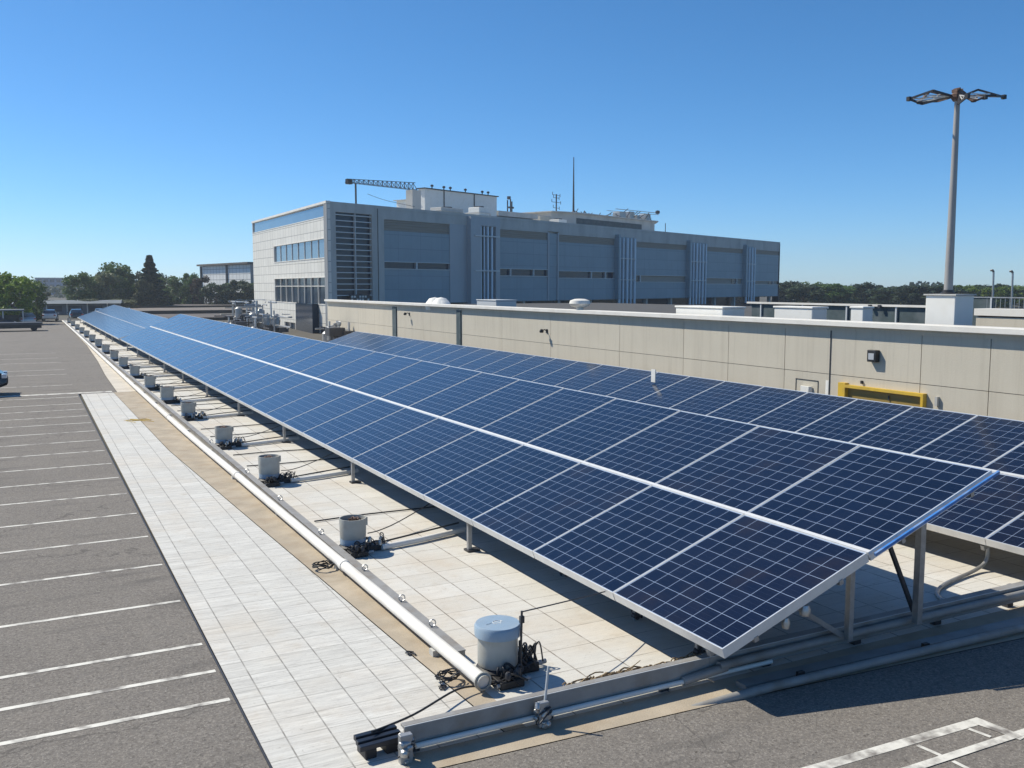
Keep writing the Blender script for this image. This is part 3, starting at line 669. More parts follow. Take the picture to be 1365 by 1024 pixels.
MB().box(9.0, 10.2, .6, 1.5, .0, 2.85).build('slew_tower', 'conc', t)
MB().tube([(2.5, 0, 1.9), (5, .2, 1.5), (9.2, .5, 1.2)], .02, 5, 5).build('stay_cable', 'dark', t)
# antennas and mast
t = onoff('flagpole', 'tall slender bare pole on the rear penthouse roof', 'pole', 51.5, 12.6, 13.85)
MB().tube([(0, 0, 0), (0, 0, 7.1)], [.14, .05], 10).build('shaft', 'dark', t, True); MB().lathe([(.3, 0), (.3, .12), (.16, .3), (0.0, .3)], n=10).build('base', 'dark', t)
t = onoff('antenna_mast', 'small antenna mast with crossbars left of the bare pole', 'antenna', 48.3, 13, 13.85)
MB().tube([(0, 0, 0), (0, 0, 2.2)], .09, 6).build('shaft', 'dark', t)
for z, w in ((.5, 1.3), (1.2, 1.9), (1.75, 1.2), (2.1, 1.6)):
    b = MB(); b.bar((-w/2, 0, z), (w/2, 0, z), .05, .05); b.bar((-w/2, 0, z), (-w/2, 0, z + .35), .05, .05); b.bar((w/2, 0, z - .2), (w/2, 0, z + .2), .05, .05); b.build('crossbar', 'dark', t)
t = onoff('antenna_mast', 'twin-cylinder antenna behind the white penthouse', 'antenna', 36.4, 11, 12.95)
b = MB()
for x in (-.35, .2, .45): b.tube([(x, 0, 0), (x, 0, 1.75 - abs(x))], .08, 6)
b.build('shaft', 'dark', t); MB().box(-.1, .7, -.1, .1, .5, .7).build('bracket', 'dark', t); MB().box(-.25, .05, -.15, .15, 1.5, 1.85).build('antenna_head', 'dark', t)
t = onoff('roof_equipment', 'clutter of pipes and railings on the rear penthouse roof', 'roof equipment', 66, 13, 13.85)
for k in range(26):
    b = MB(); x = -13.5 + k * .82 + rnd.uniform(-.25, .25); h = rnd.uniform(.25, .7) if k < 15 else rnd.uniform(.9, 1.5); b.bar((x, rnd.uniform(-1, 2), 0), (x + rnd.uniform(-.1, .1), rnd.uniform(-1, 2), h), .07, .07); b.build('post', 'dark', t)
b = MB(); b.bar((-6, 0, .9), (8, 0, 1.15), .07, .07); b.bar((-3, .5, 1.35), (7.8, .5, 1.45), .08, .08); b.bar((-3, 1.5, .6), (8, 1.2, .7), .06, .06); b.build('railing', 'galv', t)
for x, w, h in ((-2.4, 1.6, 1.0), (.3, 1.2, 1.2), (2.2, .9, .8), (4.6, 1.4, 1.1)): MB().box(x, x + w, .2, 1.4, .1, h).build('pump_housing', 'galv', t, bevel=.05)
MB().lathe([(0.0, 1.2), (.3, 1.3), (.35, 1.5), (.3, 1.7), (0.0, 1.8)], (7.6, 0, 0), 10).build('lamp_ball', 'dark', t, True)
MB().bar((8.2, -1, -1.5), (8.2, -1, -.1), .08, .08).build('hanging_pipe', 'dark', t)
for i, t_ in enumerate((23, 24.8, 25.8, 28.2, 31, 32)):
    t = onoff('roof_vent', 'small dark vent stub on the white penthouse roof', 'vent', t_, 10.5, 14.52, 'vents along the penthouse edge')
    MB().lathe([(.06, 0), (.06, .25), (.16, .27), (.16, .42), (0.0, .5)], n=8).build('stub', 'dark', t)

OK_ = 1.2; OC = Vector((0, 0, 4.5))
for o in [q for q in COL.objects if q.parent is None and q.name.split('.')[0] in ('office_building', 'rooftop_unit', 'crane_jib', 'flagpole', 'antenna_mast', 'roof_equipment', 'roof_vent')]:
    o.location = OC + (Vector(o.location) - OC) * OK_; o.scale = (OK_,) * 3

# process pipework left of the office
def pipework(loc, label, w, d, h, seed, n=26):
    r = random.Random(seed); t = thing('pipework', label, 'pipework', loc)
    b = MB(); 
    for k in range(n):
        p = Vector((r.uniform(-w, w), r.uniform(-d, d), r.uniform(.1, h))); pts = [p]
        for q in range(r.randint(2, 4)):
            ax = r.choice((0, 1, 2)); v = Vector((0, 0, 0)); v[ax] = r.uniform(-1, 1) * (w, d, h * .6)[ax]; p = p + v; p.z = max(.05, min(h, p.z)); pts.append(p.copy())
        b.tube(pts, r.uniform(.03, .10), 6, 3)
    b.build('pipe', 'dark' if seed == 5 else 'galv', t, True)
    for k in range(7): x = r.uniform(-w, w); y = r.uniform(-d, d); hh = r.uniform(.3, .8) * h; MB().lathe([(0.0, 0), (.35, 0), (.35, hh), (.2, hh + .15), (0.0, hh + .18)], (x, y, 0), 12).build('tank', 'galv', t, True)
    for k in range(10): x = r.uniform(-w, w); y = r.uniform(-d, d); s = r.uniform(.2, .6); z = r.uniform(0, h * .6); MB().box(x - s, x + s, y - s, y + s, z, z + s).build('housing', 'dark', t)
    for k in range(4): x = r.uniform(-w, w); y = r.uniform(-d, d); MB().box(x - .06, x + .06, y - .06, y + .06, 0, h).build('post', 'frame', t)
    return t
pipework((19.3, 88, 0), 'tangle of pipes and tanks beside the tiled side of the office', 1.4, 5, 3.2, 3, 44)
pipework((17.2, 86, 0), 'lower tangle of pipes between the office and the solar array', 1.2, 3, 1.8, 5, 30)
pipework((18.3, 60.5, 0), 'small heap of pipes at the left end of the beige wall', .5, 1.4, 2.2, 8, 18)

# ------------------------------------------------------------ white pipe, channel, beams
px = [(4.33, 9.05), (4.28, 14), (4.21, 22), (4.13, 33), (4.17, 60), (4.25, 90), (4.30, 133)]
t = thing('cream_pipe', 'long cream pipe running straight beside the sandy strip', 'pipe', (4.4, 9.25, 0))
MB().tube([(x - 4.4, y - 9.25, .135) for x, y in px], .078, 20, 6).build('pipe_run', 'pipe', t, True)
b = MB()
for y in (14, 22, 33, 60): MB().lathe([(0.0, -.06), (.09, -.06), (.09, .06), (0.0, .06)], n=18, mtx=Matrix.Translation((dict(px)[0] if False else {14: -.12, 22: -.19, 33: -.27, 60: -.23}[y], y - 9.25, .135)) @ Matrix.Rotation(R(90), 4, 'X')).build('coupling', 'pipe', t, True)
for k in range(30): y = 1 + k * 4; MB().box(-.17 - (.08 if 12 < y < 60 else 0), -.02, y, y + .12, -.003, .07).build('saddle', 'conc', t)
MB().lathe([(0.0, 0), (.084, 0), (.078, .05), (.078, .02), (.105, .02), (.105, 0.0), (0.0, 0.0)], n=20, mtx=Matrix.Translation((-.07, -.19, .135)) @ Matrix.Rotation(R(90), 4, 'X')).build('end_cap', 'can', t)
t = thing('cable_channel', 'flat grey cable channel lying along the cream pipe', 'channel', (4.405, 9.95, 0))
c_ = MB(); c_.box(-.0, .12, 0, 120, -.002, .13); c_.build('channel', 'beam', t); MB().box(-.010, .130, 0, 120, .1305, .142).build('cover', 'beam', t)
for k, y in enumerate((.9, 2.0, 3.6, 6, 9, 12.2, 17)): MB().tube([(.07 + .045*math.cos(a*.63), y, .19 + .045*math.sin(a*.63)) for a in range(11)], .009, 5).build('lifting_ring', 'silver', t)

t = thing('front_beam', 'long grey steel beam crossing the front edge of the tiled yard', 'beam', (3.05, 8.12, 0))
b = MB(); b.box(0, 3.7, 0, .03, .07, .29); b.box(0, 3.7, .03, .11, .262, .29); b.box(0, 3.7, .03, .14, .07, .09); b.build('web', 'beam', t, bevel=.004)
MB().box(0, 13, -.004, .006, .2905, .297).build('lip', 'frame', t)
b = MB(); b.box(3.702, 13, 0, .03, .07, .285); b.box(3.702, 13, .03, .15, .258, .285); b.build('web', 'beam', t, bevel=.004)
b = MB(); b.tube([(.1, -.035, .095), (3.4, -.035, .095), (4.6, -.04, .09)], .028, 10); b.build('lower_pipe', 'pipe', t, True)
b = MB(); b.tube([(3.3, -.03, .10), (3.9, -.05, .16), (4.6, -.055, .20), (13, -.055, .20)], .052, 12, 3); b.build('upper_roll', 'beam', t, True)
for k in range(9): MB().box(.05 + k * 1.5, .17 + k * 1.5, .04, .13, -.003, .068).build('foot', 'dark', t)
t = thing('kerb_rail', 'lower rounded grey rail in the shadow in front of the beam', 'rail', (6.75, 7.62, 0), R(-2.1))
MB().tube([(-.6, .10, -.06), (.1, .03, .02), (1, 0, .055), (6, 0, .07), (9, 0, .08)], .052, 14, 3).build('rail', 'beam', t, True)
MB().box(.2, 9, .12, .30, -.002, .06).build('base_channel', 'beam', t)
for x in (.9, 2.9, 5.2): MB().box(x, x + .09, .05, .10, .06, .115).build('clip', 'black', t)

def bolt_cluster(name, label, loc, m1='silver', s=1., seed=1):
    r = random.Random(seed); t = thing(name, label, 'clamp', loc)
    b = MB()
    for k in range(9):
        c = Vector((r.uniform(-.07, .07), r.uniform(-.05, .05), r.uniform(.0, .22))) * s; rr = r.uniform(.018, .038) * s
        b.lathe([(0.0, -rr), (rr, -rr), (rr, rr), (rr*.6, rr*1.4), (0.0, rr*1.4)], n=10, mtx=Matrix.Translation(c) @ Euler((r.uniform(0, 3), r.uniform(0, 3), 0)).to_matrix().to_4x4())
    b.build('bolt', m1, t, True)
    MB().box(-.055*s, .055*s, -.03*s, .03*s, -.02, .24*s).build('bracket', 'galv', t, bevel=.006)
    b = MB()
    for k in range(3): b.tube([(r.uniform(-.08, .08)*s, r.uniform(-.06, .02)*s, r.uniform(0, .2)*s) for _ in range(4)], .008, 6, 4)
    b.build('hose', 'dark', t, True); return t
bolt_cluster('end_clamp', 'cast metal clamp at the left end of the front beam', (3.02, 8.02, .0), s=1.15, seed=2)
bolt_cluster('rod_clamp', 'silver clamp gripping the front beam below the canister', (4.52, 8.02, .04), s=1.0, seed=5)
# slats at beam end
t = thing('rail_bundle', 'bundle of black rails lying at the left end of the front beam', 'rails', (2.98, 8.36, 0), R(4))
for k in range(3): MB().box(-.36 + k * .012, .10, -.14 + k * .085, -.075 + k * .085, .10 + k * .012, .15 + k * .012).build('rail', 'navy', t, bevel=.006)
MB().box(-.3, -.18, -.12, .10, -.003, .098).build('foot', 'black', t, bevel=.01); MB().box(-.08, .06, -.12, .10, -.003, .098).build('foot', 'black', t, bevel=.01)
# rod clamped to the beam and thin upright
t = thing('slanted_rod', 'pale rod rising from the clamp on the front beam', 'rod', (4.55, 8.05, .2)); MB().tube([(0, 0, 0), (.06, .02, .42)], .014, 8).build('rod', 'frame', t, True)
t = thing('upright_rod', 'thin dark upright rod behind the lidded canister', 'rod', (4.88, 9.20, 0))
MB().tube([(0, 0, 0), (.02, 0, .80)], .014, 8).build('rod', 'dark', t, True); MB().box(-.005, .045, -.02, .02, .66, .74).build('clip', 'dark', t); MB().tube([(.0, 0, .45), (0, 0, 0)], .022, 8).build('sleeve', 'black', t)
t = tag(MB().tube([(4.90, 9.20, .79), (5.9, 9.6, .67), (6.9, 10.1, .52)], .008, 6, 6).build('wire', 'dark', None), 'thin taut wire from the upright rod to the array', 'wire')
tag(MB().tube([(2.8, 8.35, .20), (3.35, 8.65, .13), (4.0, 9.05, .10), (4.3, 9.12, .06)], .012, 6, 6).build('cable', 'black', None), 'black cable from the rail bundle to the pipe end', 'cable')

# ------------------------------------------------------------ canisters
def canister(y, x, label, lid=False, h=.52, r=.235, seed=0, low=False):
    t = thing('canister', label, 'canister', (x, y, 0), 0, 'canisters along the cream pipe')
    rr = random.Random(seed)
    MB().lathe([(.0, .0), (r + .02, .0), (r + .02, .10), (r - .02, .14), (0.0, .14)], n=24).build('base', 'black', t, True)
    if lid:
        MB().lathe([(0.0, .141), (r * .98, .141), (r, .16), (r, .50), (0.0, .50)], n=40).build('drum', 'can', t, True)
        lo_ = MB().lathe([(0.0, .49), (r + .035, .49), (r + .038, .60), (r + .02, .625), (0.0, .63)], n=40).build('lid', 'lid', t, True)
        b = MB(); b.tube([(.06*math.cos(a*.6) , .05*math.sin(a*.6), .632) for a in range(8)], .004, 4); b.tube([(-.03, .05, .632), (.02, -.05, .632), (.05, .03, .632)], .004, 4); b.tube([(-.16, -.02, .632), (-.07, .01, .632)], .003, 4)
        b.build('chalk_mark', 'chalk', lo_)
    else:
        MB().lathe([(0.0, .141), (r * .97, .141), (r * .97, .24), (0.0, .24)], n=32).build('collar', 'lid', t, True)
        MB().lathe([(r * .96, .242), (r * .98, .26), (r * 1.02, h + .10), (r * .95, h + .10), (r * .93, h + .02), (0.0, h)], n=32).build('drum', 'can', t, True)
        b = MB()
        for k in range(9): a = rr.uniform(0, 6.28); q = rr.uniform(0, r * .7); b.tube([(q*math.cos(a), q*math.sin(a), h + .02), (rr.uniform(-.1, .1), rr.uniform(-.1, .1), h + .1), (q*math.sin(a), q*math.cos(a), h + .05)], .016, 5, 3)
        b.build('fill', 'rust', t, True)
        MB().box(r - .0, r + .03, -.03, .03, h - .05, h + .09).build('spout', 'can', t)
    return t
ORD = ['first', 'second', 'third', 'fourth', 'fifth', 'sixth', 'seventh', 'eighth', 'ninth', 'tenth', 'eleventh', 'twelfth', 'thirteenth', 'fourteenth', 'fifteenth', 'sixteenth', 'seventeenth', 'eighteenth']
CY = [(9.42, 4.70), (15.15, 4.80), (21.4, 4.82), (26.9, 4.82), (33.2, 4.80), (38.2, 4.76), (43.4, 4.72), (49.5, 4.70), (55.5, 4.70), (61.5, 4.72), (68.5, 4.74), (75.5, 4.76), (83, 4.78), (91, 4.8), (99, 4.82), (108, 4.84), (118, 4.86), (128, 4.88)]
def valves(x, y, label, s=1., seed=1, big=False):
    """black valve and hose cluster on the tiles beside a canister"""
    r = random.Random(seed); t = thing('valve_cluster', label, 'valves', (x, y, 0), 0, 'valve clusters beside the canisters')
    MB().box(-.16*s, .16*s, -.13*s, .13*s, -.002, .09*s).build('housing', 'black', t, bevel=.01)
    b = MB(); n = 20 if big else 9
    for k in range(n):
        p0 = Vector((r.uniform(-.2, .2), r.uniform(-.16, .16), r.uniform(.02, .1))) * s; p2 = Vector((r.uniform(-.22, .26), r.uniform(-.2, .16), r.uniform(.01, .12))) * s
        b.tube([p0, (p0 + p2)/2 + Vector((r.uniform(-.06, .06), r.uniform(-.06, .06), r.uniform(.06, .24 if big else .15)))*s, p2], r.uniform(.007, .018)*s, 6, 5)
    b.build('hose', 'black', t, True)
    for k in range(5 if big else 3):
        b = MB(); c = Vector((r.uniform(-.12, .18), r.uniform(-.12, .1), r.uniform(.12, .24))) * s; e = Euler((r.uniform(0, 2), r.uniform(0, 2), 0)).to_matrix(); q = r.uniform(.035, .055) * s
        b.tube([c + e @ Vector((q*math.cos(a*.5236), q*math.sin(a*.5236), 0)) for a in range(13)], .009*s, 6); b.bar(c + e @ Vector((-q, 0, 0)), c + e @ Vector((q, 0, 0)), .01*s, .01*s); b.build('hand_wheel', 'dark', t, True)
    b = MB()
    for k in range(4): c = Vector((r.uniform(-.1, .15), r.uniform(-.14, .05), r.uniform(.08, .16))) * s; b.lathe([(0.0, 0), (.035*s, 0), (.035*s, .07*s), (.02*s, .09*s), (0.0, .09*s)], c, 10)
    b.build('valve_body', 'dark' if r.random() < .5 else 'silver', t, True)
    MB().tube([(-.2*s, -.1*s, .05*s), (.28*s, -.04*s, .05*s)], .026*s, 8).build('manifold', 'galv', t, True)
    return t
for i, (y, x) in enumerate(CY):
    if i == 0: canister(y, x, 'nearest canister, blue-grey lid with a chalk mark, by the front beam', True, seed=1)
    else:
        canister(y, x, f'open grey canister, {ORD[i]} from the front beam along the cream pipe', h=.50 + rnd.uniform(-.03, .04), r=.235 + rnd.uniform(-.01, .015), seed=i)
    vx, vy = (.34, -.03) if i else (.30, .02)
    valves(x + vx, y + vy, f'black hoses and valves beside the {ORD[i]} canister from the front beam' if i else 'largest tangle of black hoses right of the lidded canister', s=1.15 if i == 0 else 1., seed=20 + i, big=(i == 0))
    valves(x - .02, y - .30, f'low black valve box at the foot of the {ORD[i]} canister from the front', s=.95, seed=60 + i) if i in (0, 1, 2, 3, 4) else None
# cable coils on the sand side
def coil(x, y, label, r=.12, z=.03, seed=0):
    q = random.Random(seed); pts = []
    for k in range(60):
        a = k * .42; rr = r + q.uniform(-.02, .02); pts.append((rr*math.cos(a), rr*.8*math.sin(a), z + .05*q.random() + k*.0008))
    o = MB().tube(pts, .009, 6).build('cable_coil', 'black', None, True); o.location = (x, y, 0); return tag(o, label, 'cable coil', 'cable coils along the cream pipe')
coil(4.10, 9.5, 'black cable coil at the near end of the cream pipe', .13, seed=1)
coil(4.05, 14.35, 'black cable coil left of the pipe by the second canister', .16, seed=3)
coil(4.60, 9.13, 'black cable coil under the lidded canister', .15, .03, seed=4)

# tiny bits on the tiles
def bits(name, label, x, y, seed, m='black', n=5, s=.06):
    r = random.Random(seed); b = MB()
    for k in range(n): b.tube([(r.uniform(-s, s), r.uniform(-s, s), r.uniform(.005, .03)) for _ in range(3)], .008, 5, 3)
    o = b.build(name, m); o.location = (x, y, 0); return tag(o, label, 'debris')
bits('debris_scrap', 'dark scrap on the edge of the sandy strip near the front', 4.02, 10.45, 1, 'dark')
bits('tap_fitting', 'small dark fitting standing on the tiles before the pipe end', 3.98, 9.35, 2, 'dark', 6, .05)
bits('debris_scrap', 'tan rope scraps on the sandy strip far along the pipe', 3.3, 33.5, 3, 'yellow', 5, .5)

# cross cables and conduits from canisters to array
k = 0
r = random.Random(11)
for i, (y, x) in enumerate(CY):
    x1 = 7.0
    if 1 <= i <= 9:
        o = MB().tube([(x + .45, y - .18, .055), (x + 1.2, y - .05, .055), (x1, y + .25, .055)], .05, 12, 2).build('conduit', 'pipe', None, True)
        tag(o, f'cream conduit on the tiles from the {ORD[i]} canister to the array', 'conduit', 'cream conduits crossing to the array')
        b = MB().tube([(x + .4, y, .08), (x + 1.1, y + .12, .12), (x1, y + .5, .12)], .016, 6, 5)
        tag(b.build('cable', 'black', None, True), f'thick black cable beside the conduit of the {ORD[i]} canister', 'cable', 'black cables crossing to the array')
    if 0 < i <= 12:
        b = MB(); q = r.uniform(.5, 1.1)
        b.tube([(x + .3, y + .1, .25), (x + .65, y + q*.6, .18), (x + 1.15, y + q, .22), (x1, y + q + .7, .38)], .010, 6, 6)
        tag(b.build('cable', 'black', None, True), f'thin black cable looping up from the {ORD[i]} canister to the array', 'cable', 'thin cables crossing to the array')
        for e in range(2 if i > 1 else 1):
            b = MB(); yy = y + 2.2 + e * 1.7 + r.uniform(-.3, .3)
            b.tube([(x - .05, yy, .02), (x + 1, yy + r.uniform(-.1, .1), .02), (x1 + .5, yy + r.uniform(-.2, .3), .02)], .014, 6, 4)
            tag(b.build('cable', 'black', None, True), f'{["first", "second"][e]} black cable lying across the tiles beyond the {ORD[i]} canister', 'cable', 'black cables lying across the tiles')
# debris along beam behind
db = MB(); r = random.Random(4)
for k in range(420):
    x = r.uniform(5.1, 7.2); y = 8.62 - (x - 5.1) * .02 + r.gauss(0, .07); a = r.gauss(0, .22); l = r.uniform(.05, .28)
    db.tube([(x, y, r.uniform(.0, .06)), (x + l*.5*math.cos(a), y + l*.5*math.sin(a), r.uniform(.02, .09)), (x + l*math.cos(a), y + l*math.sin(a), r.uniform(0, .06))], r.uniform(.005, .012), 5, 2)
tag(db.build('dry_debris', 'debris', None), 'brown twigs and dry litter gathered behind the front beam', 'litter', kind='stuff')
for i, (x, y) in enumerate(((7.15, 8.8), (7.3, 12.3), (7.2, 10.2))):
    bolt_cluster('anchor', ['dark anchor fitting on the tiles below the array corner', 'dark anchor fitting under the array beyond the first panels', 'dark anchor fitting under the second panel'][i], (x, y, 0), 'dark', .9, 30 + i)
t = thing('curved_conduit', 'pale curved conduit running from the rear array to the front beam', 'conduit', (0, 0, 0))
MB().tube([(13.42, 9.45, .55), (13.42, 9.45, .18), (13.1, 9.42, .05), (12.1, 9.2, .03), (11.6, 8.9, .02), (11.7, 8.6, .02), (13.6, 8.45, .02)], .03, 8, 6).build('conduit_run', 'galv', t, True)
bolt_cluster('floor_fitting', 'dark fitting beside the front beam at the right', (12.55, 8.45, 0), 'dark', .8, 44)

# ------------------------------------------------------------ cars
def car(label, paint, loc, rz, L=4.3, W=1.78, Hh=1.46, group=None):
    t = thing('parked_car', label, 'car', loc, rz, group)
    prof = [(-L/2, .42, .80), (-L/2 + .12, .30, .98), (-L/2 + .55, .24, 1.02), (-L/2 + 1.0, .22, 1.03), (.0, .20, .98), (.75, .20, .94), (1.35, .22, .86), (L/2 - .3, .26, .76), (L/2 - .04, .34, .62)]
    b = MB(); secs = []
    for x, z0, z1 in prof:
        e = abs(x) / (L/2); hw = W/2 * (1 - .16 * e**4); q = .08
        secs.append([(x, -hw + q, z0), (x, -hw, z0 + q), (x, -hw, z1 - .16), (x, -hw + .10, z1), (x, hw - .10, z1), (x, hw, z1 - .16), (x, hw, z0 + q), (x, hw - q, z0)])
    b.loft(secs); body = b.build('body', paint, t, True)
    b = MB(); secs = []
    for x, z1, hw in ((-L/2 + .35, 1.0, .70), (-L/2 + .95, Hh - .05, .60), (-.5, Hh, .60), (.25, Hh - .03, .60), (1.2, .90, .72)):
        secs.append([(x, -W/2*.93, .93), (x, -hw, z1), (x, hw, z1), (x, W/2*.93, .93)])
    b.loft(secs); b.build('windows', 'glass', t, True)
    b = MB(); b.loft([[(x, -hw, z), (x, hw, z), (x, hw, z + .03), (x, -hw, z + .03)] for x, z, hw in ((-L/2 + .98, Hh - .05, .59), (-.5, Hh, .61), (.25, Hh - .03, .60))]); b.build('roof', paint, t)
    for sx in (-1.3, 1.32):
        for sy in (-1, 1):
            w = MB().lathe([(0.0, -.11), (.29, -.11), (.325, -.08), (.325, .08), (.29, .11), (0.0, .11)], n=20, mtx=Matrix.Translation((sx, sy * (W/2 - .10), .325)) @ Matrix.Rotation(R(90), 4, 'X')).build('wheel', 'tyre', t, True)
            MB().lathe([(0.0, -.012), (.19, -.012), (.19, .012), (0.0, .012)], n=14, mtx=Matrix.Translation((sx, sy * (W/2 + .015), .325)) @ Matrix.Rotation(R(90), 4, 'X')).build('rim', 'silver', w)
    for sy in (-1, 1):
        MB().box(L/2 - .22, L/2 - .03, sy*.68 - .15, sy*.68 + .15, .56, .70).build('headlight', 'lamp', t, bevel=.03)
        MB().box(-L/2 - .01, -L/2 + .12, sy*.68 - .13, sy*.68 + .13, .70, .86).build('tail_light', 'carr', t)
        MB().box(.72, .90, sy*(W/2 + .04) - .09, sy*(W/2 + .04) + .09, .92, 1.05).build('mirror', paint, t, bevel=.03)
    MB().box(L/2 - .06, L/2 - .015, -.45, .45, .36, .55).build('grille', 'black', t); return t
car('dark navy car nosing into the left edge of the picture', 'carn', (-3.05, 44.75, 0), 0).scale = (1.08, 1.05, 1.28)
far = [(-5.2, 112, 'cark', 90, 'black'), (-3.0, 116, 'cark', 5, 'black'), (.2, 124, 'cars', 95, 'silver'), (3.0, 138, 'carw', 85, 'white'), (6.2, 140, 'cark', 90, 'black'), (9.3, 141, 'cars', 88, 'silver'), (12.6, 143, 'carw', 92, 'white'), (-4.5, 137, 'cars', 88, 'silver'), (-1.4, 138, 'carw', 92, 'white')]
nms = ['black car at the far left edge of the lot', 'low black car near the shelter at the left', 'silver car beside the far shelter', 'first white car in the row beyond the lot end', 'black car in the row beyond the lot end', 'silver car in the row beyond the far array',
       'second white car in the row beyond the far array', 'silver car under the big bright tree', 'white car beside the silver one under the tree']
for (x, y, p, a, c), lab in zip(far, nms): car(lab, p, (x, y, 0), R(a), group='cars parked at the far end of the lot')

# dark flatbed and shelter at left edge
t = thing('flatbed_trailer', 'long dark flatbed trailer at the far left of the lot', 'trailer', (-1.6, 108, 0))
MB().box(-3.2, 3.2, -1.2, 1.2, .62, .86).build('deck', 'dark', t); MB().box(-3.1, 3.1, -1.1, 1.1, .3, .615).build('chassis', 'black', t)
for x in (-2.4, 2.4):
    MB().lathe([(0.0, -1.05), (.32, -1.05), (.32, 1.05), (0.0, 1.05)], n=14, mtx=Matrix.Translation((x, 0, .32)) @ Matrix.Rotation(R(90), 4, 'X')).build('wheel', 'tyre', t)
t = thing('shelter', 'low open shelter with a flat roof under the bright tree', 'shelter', (-5.0, 122, 0))
MB().box(-4, 5, -2, 2, 1.75, 1.9).build('roof', 'dullblue', t)
for x in (-3.8, -1.6, .6, 2.8, 4.8): MB().box(x, x + .12, -1.9, -1.8, 0, 1.75).build('post', 'frame', t)
MB().box(-3.9, 4.8, 1.7, 1.8, 0, 1.2).build('rear_panel', 'screen', t)
# glazed long low building at the end
t = thing('glasshouse', 'long low blue-grey glazed building beyond the end of the lot', 'building', (8, 168, 0), R(-6))
MB().box(-11, 6, 0, 10, -.05, 1.75).build('wall', 'dullblue', t); 
r_ = MB(); r_.loft([[(x, -1, 1.75), (x, 3, 2.15), (x, 8, 2.2), (x, 11, 1.75)] for x in (-11.3, 6.3)]); r_.build('roof', 'dullblue', t)
for k in range(5): MB().box(-10.6 + k*3, -8.6 + k*3, -.06, -.005, .5, 1.4).build('window', 'glass', t)
for k in range(6): MB().box(-10.9 + k*3, -10.75 + k*3, -.2, -.07, 0, 1.74).build('column', 'cap', t)
# dark roofs
for x0, x1, y0, y1, z, m, lab in ((13.5, 48, 132, 150, .35, 'darkroof', 'nearest long dark flat roof left of the office'), (15, 60, 156, 176, .75, 'darkroof2', 'middle brown flat roof left of the office'), (18, 75, 186, 214, .9, 'darkroof', 'farthest dark flat roof in front of the trees')):
    t = thing('low_building', lab, 'building', ((x0+x1)/2, y0, 0)); w = (x1-x0)/2
    MB().box(-w, w, 0, y1-y0, -.05, z - .1).build('wall', 'dark', t); MB().box(-w - .3, w + .3, -.4, y1-y0 + .3, z - .098, z).build('roof', m, t)
    MB().box(-w*.3, w*.75, (y1-y0)*.55, (y1-y0)*.55 + .4, z + .002, z + .18).build('roof_edge_strip', 'wall', t)
t = thing('flat_canopy', 'pale flat canopy behind the peak of the far array', 'canopy', (19, 200, 0))
MB().box(-9, 4, -2, 3, 1.0, 1.25).build('roof', 'cap', t); [MB().box(x, x + .2, -1.8, -1.6, 0, 1.0).build('post', 'dark', t) for x in (-8.8, -4, 0, 3.7)]
# far buildings
t = thing('lattice_building', 'white gridded hall showing above the trees left of the office', 'building', (37.6, 232, 0), R(-80))
MB().box(0, 30, 0, 20, 0, 9.2).build('wall', 'lattice', t); MB().box(-.8, 30.5, -.8, 20.5, 9.25, 9.65).build('roof', 'darkroof', t)
for x in (0, 16.5): MB().box(x, x + .5, -.35, -.01, 0, 9.2).build('column', 'dark', t)
t = thing('distant_block', 'distant slab block tinted haze blue between the trees at the left', 'building', (20, 560, 0))
MB().box(-14, 14, 0, 14, 0, 8.8).build('wall', 'farhaze', t); MB().box(-14.3, 14.3, -.4, 14.4, 8.81, 9.2).build('roof', 'conc', t)
for k in range(9):
    for j in range(3): MB().box(-13 + k*3, -11 + k*3, -.15, -.01, 1.2 + j*2.8, 2.7 + j*2.8).build('window', 'glass', t)
t = thing('distant_block', 'distant low hall tinted haze blue behind the trees right of the conifer', 'building', (100, 520, 0))
MB().box(-22, 22, 0, 14, 0, 7.6).build('wall', 'farhaze', t); MB().box(-22.3, 22.3, -.4, 14.4, 7.61, 8.2).build('roof', 'conc', t)

# ------------------------------------------------------------ trees
def crown(seed, n, kind='round'):
    r = random.Random(seed); b = MB(); cl = []
    if kind == 'round':
        for k in range(27):
            a = r.uniform(0, 6.28); z = r.uniform(.08, .95); q = math.sqrt(max(0, 1 - ((z - .5)/.55)**2)) * r.uniform(.25, .82)
            cl.append((Vector((q*math.cos(a)*.5, q*math.sin(a)*.5, z)), r.uniform(.07, .17)))
    for k in range(n):
        if kind == 'round':
            c, s = r.choice(cl); d = Vector((r.gauss(0, 1), r.gauss(0, 1), r.gauss(0, .8))).normalized() * s * r.uniform(.55, 1.08); p = c + d; sz = r.uniform(.012, .026)
        else:
            z = r.random()**1.2; tier = .75 + .25 * math.cos(z * 60); q = (1 - z) * .2 * tier * r.uniform(.45, 1.05) + .006; a = r.uniform(0, 6.28)
            p = Vector((q*math.cos(a), q*math.sin(a), .06 + z * .94 - q * .25)); sz = r.uniform(.010, .02)
        e = Euler((r.uniform(-1.3, 1.3), r.uniform(-1.3, 1.3), r.uniform(0, 6.28))).to_matrix()
        w = [p + e @ Vector(q_) * sz for q_ in ((-1, -.6, 0), (1, -.7, .1), (1.1, .6, -.1), (-.2, 1.1, .1), (-1, .5, 0))]
        b.bm.faces.new([b.bm.verts.new(q_) for q_ in w])
    return b
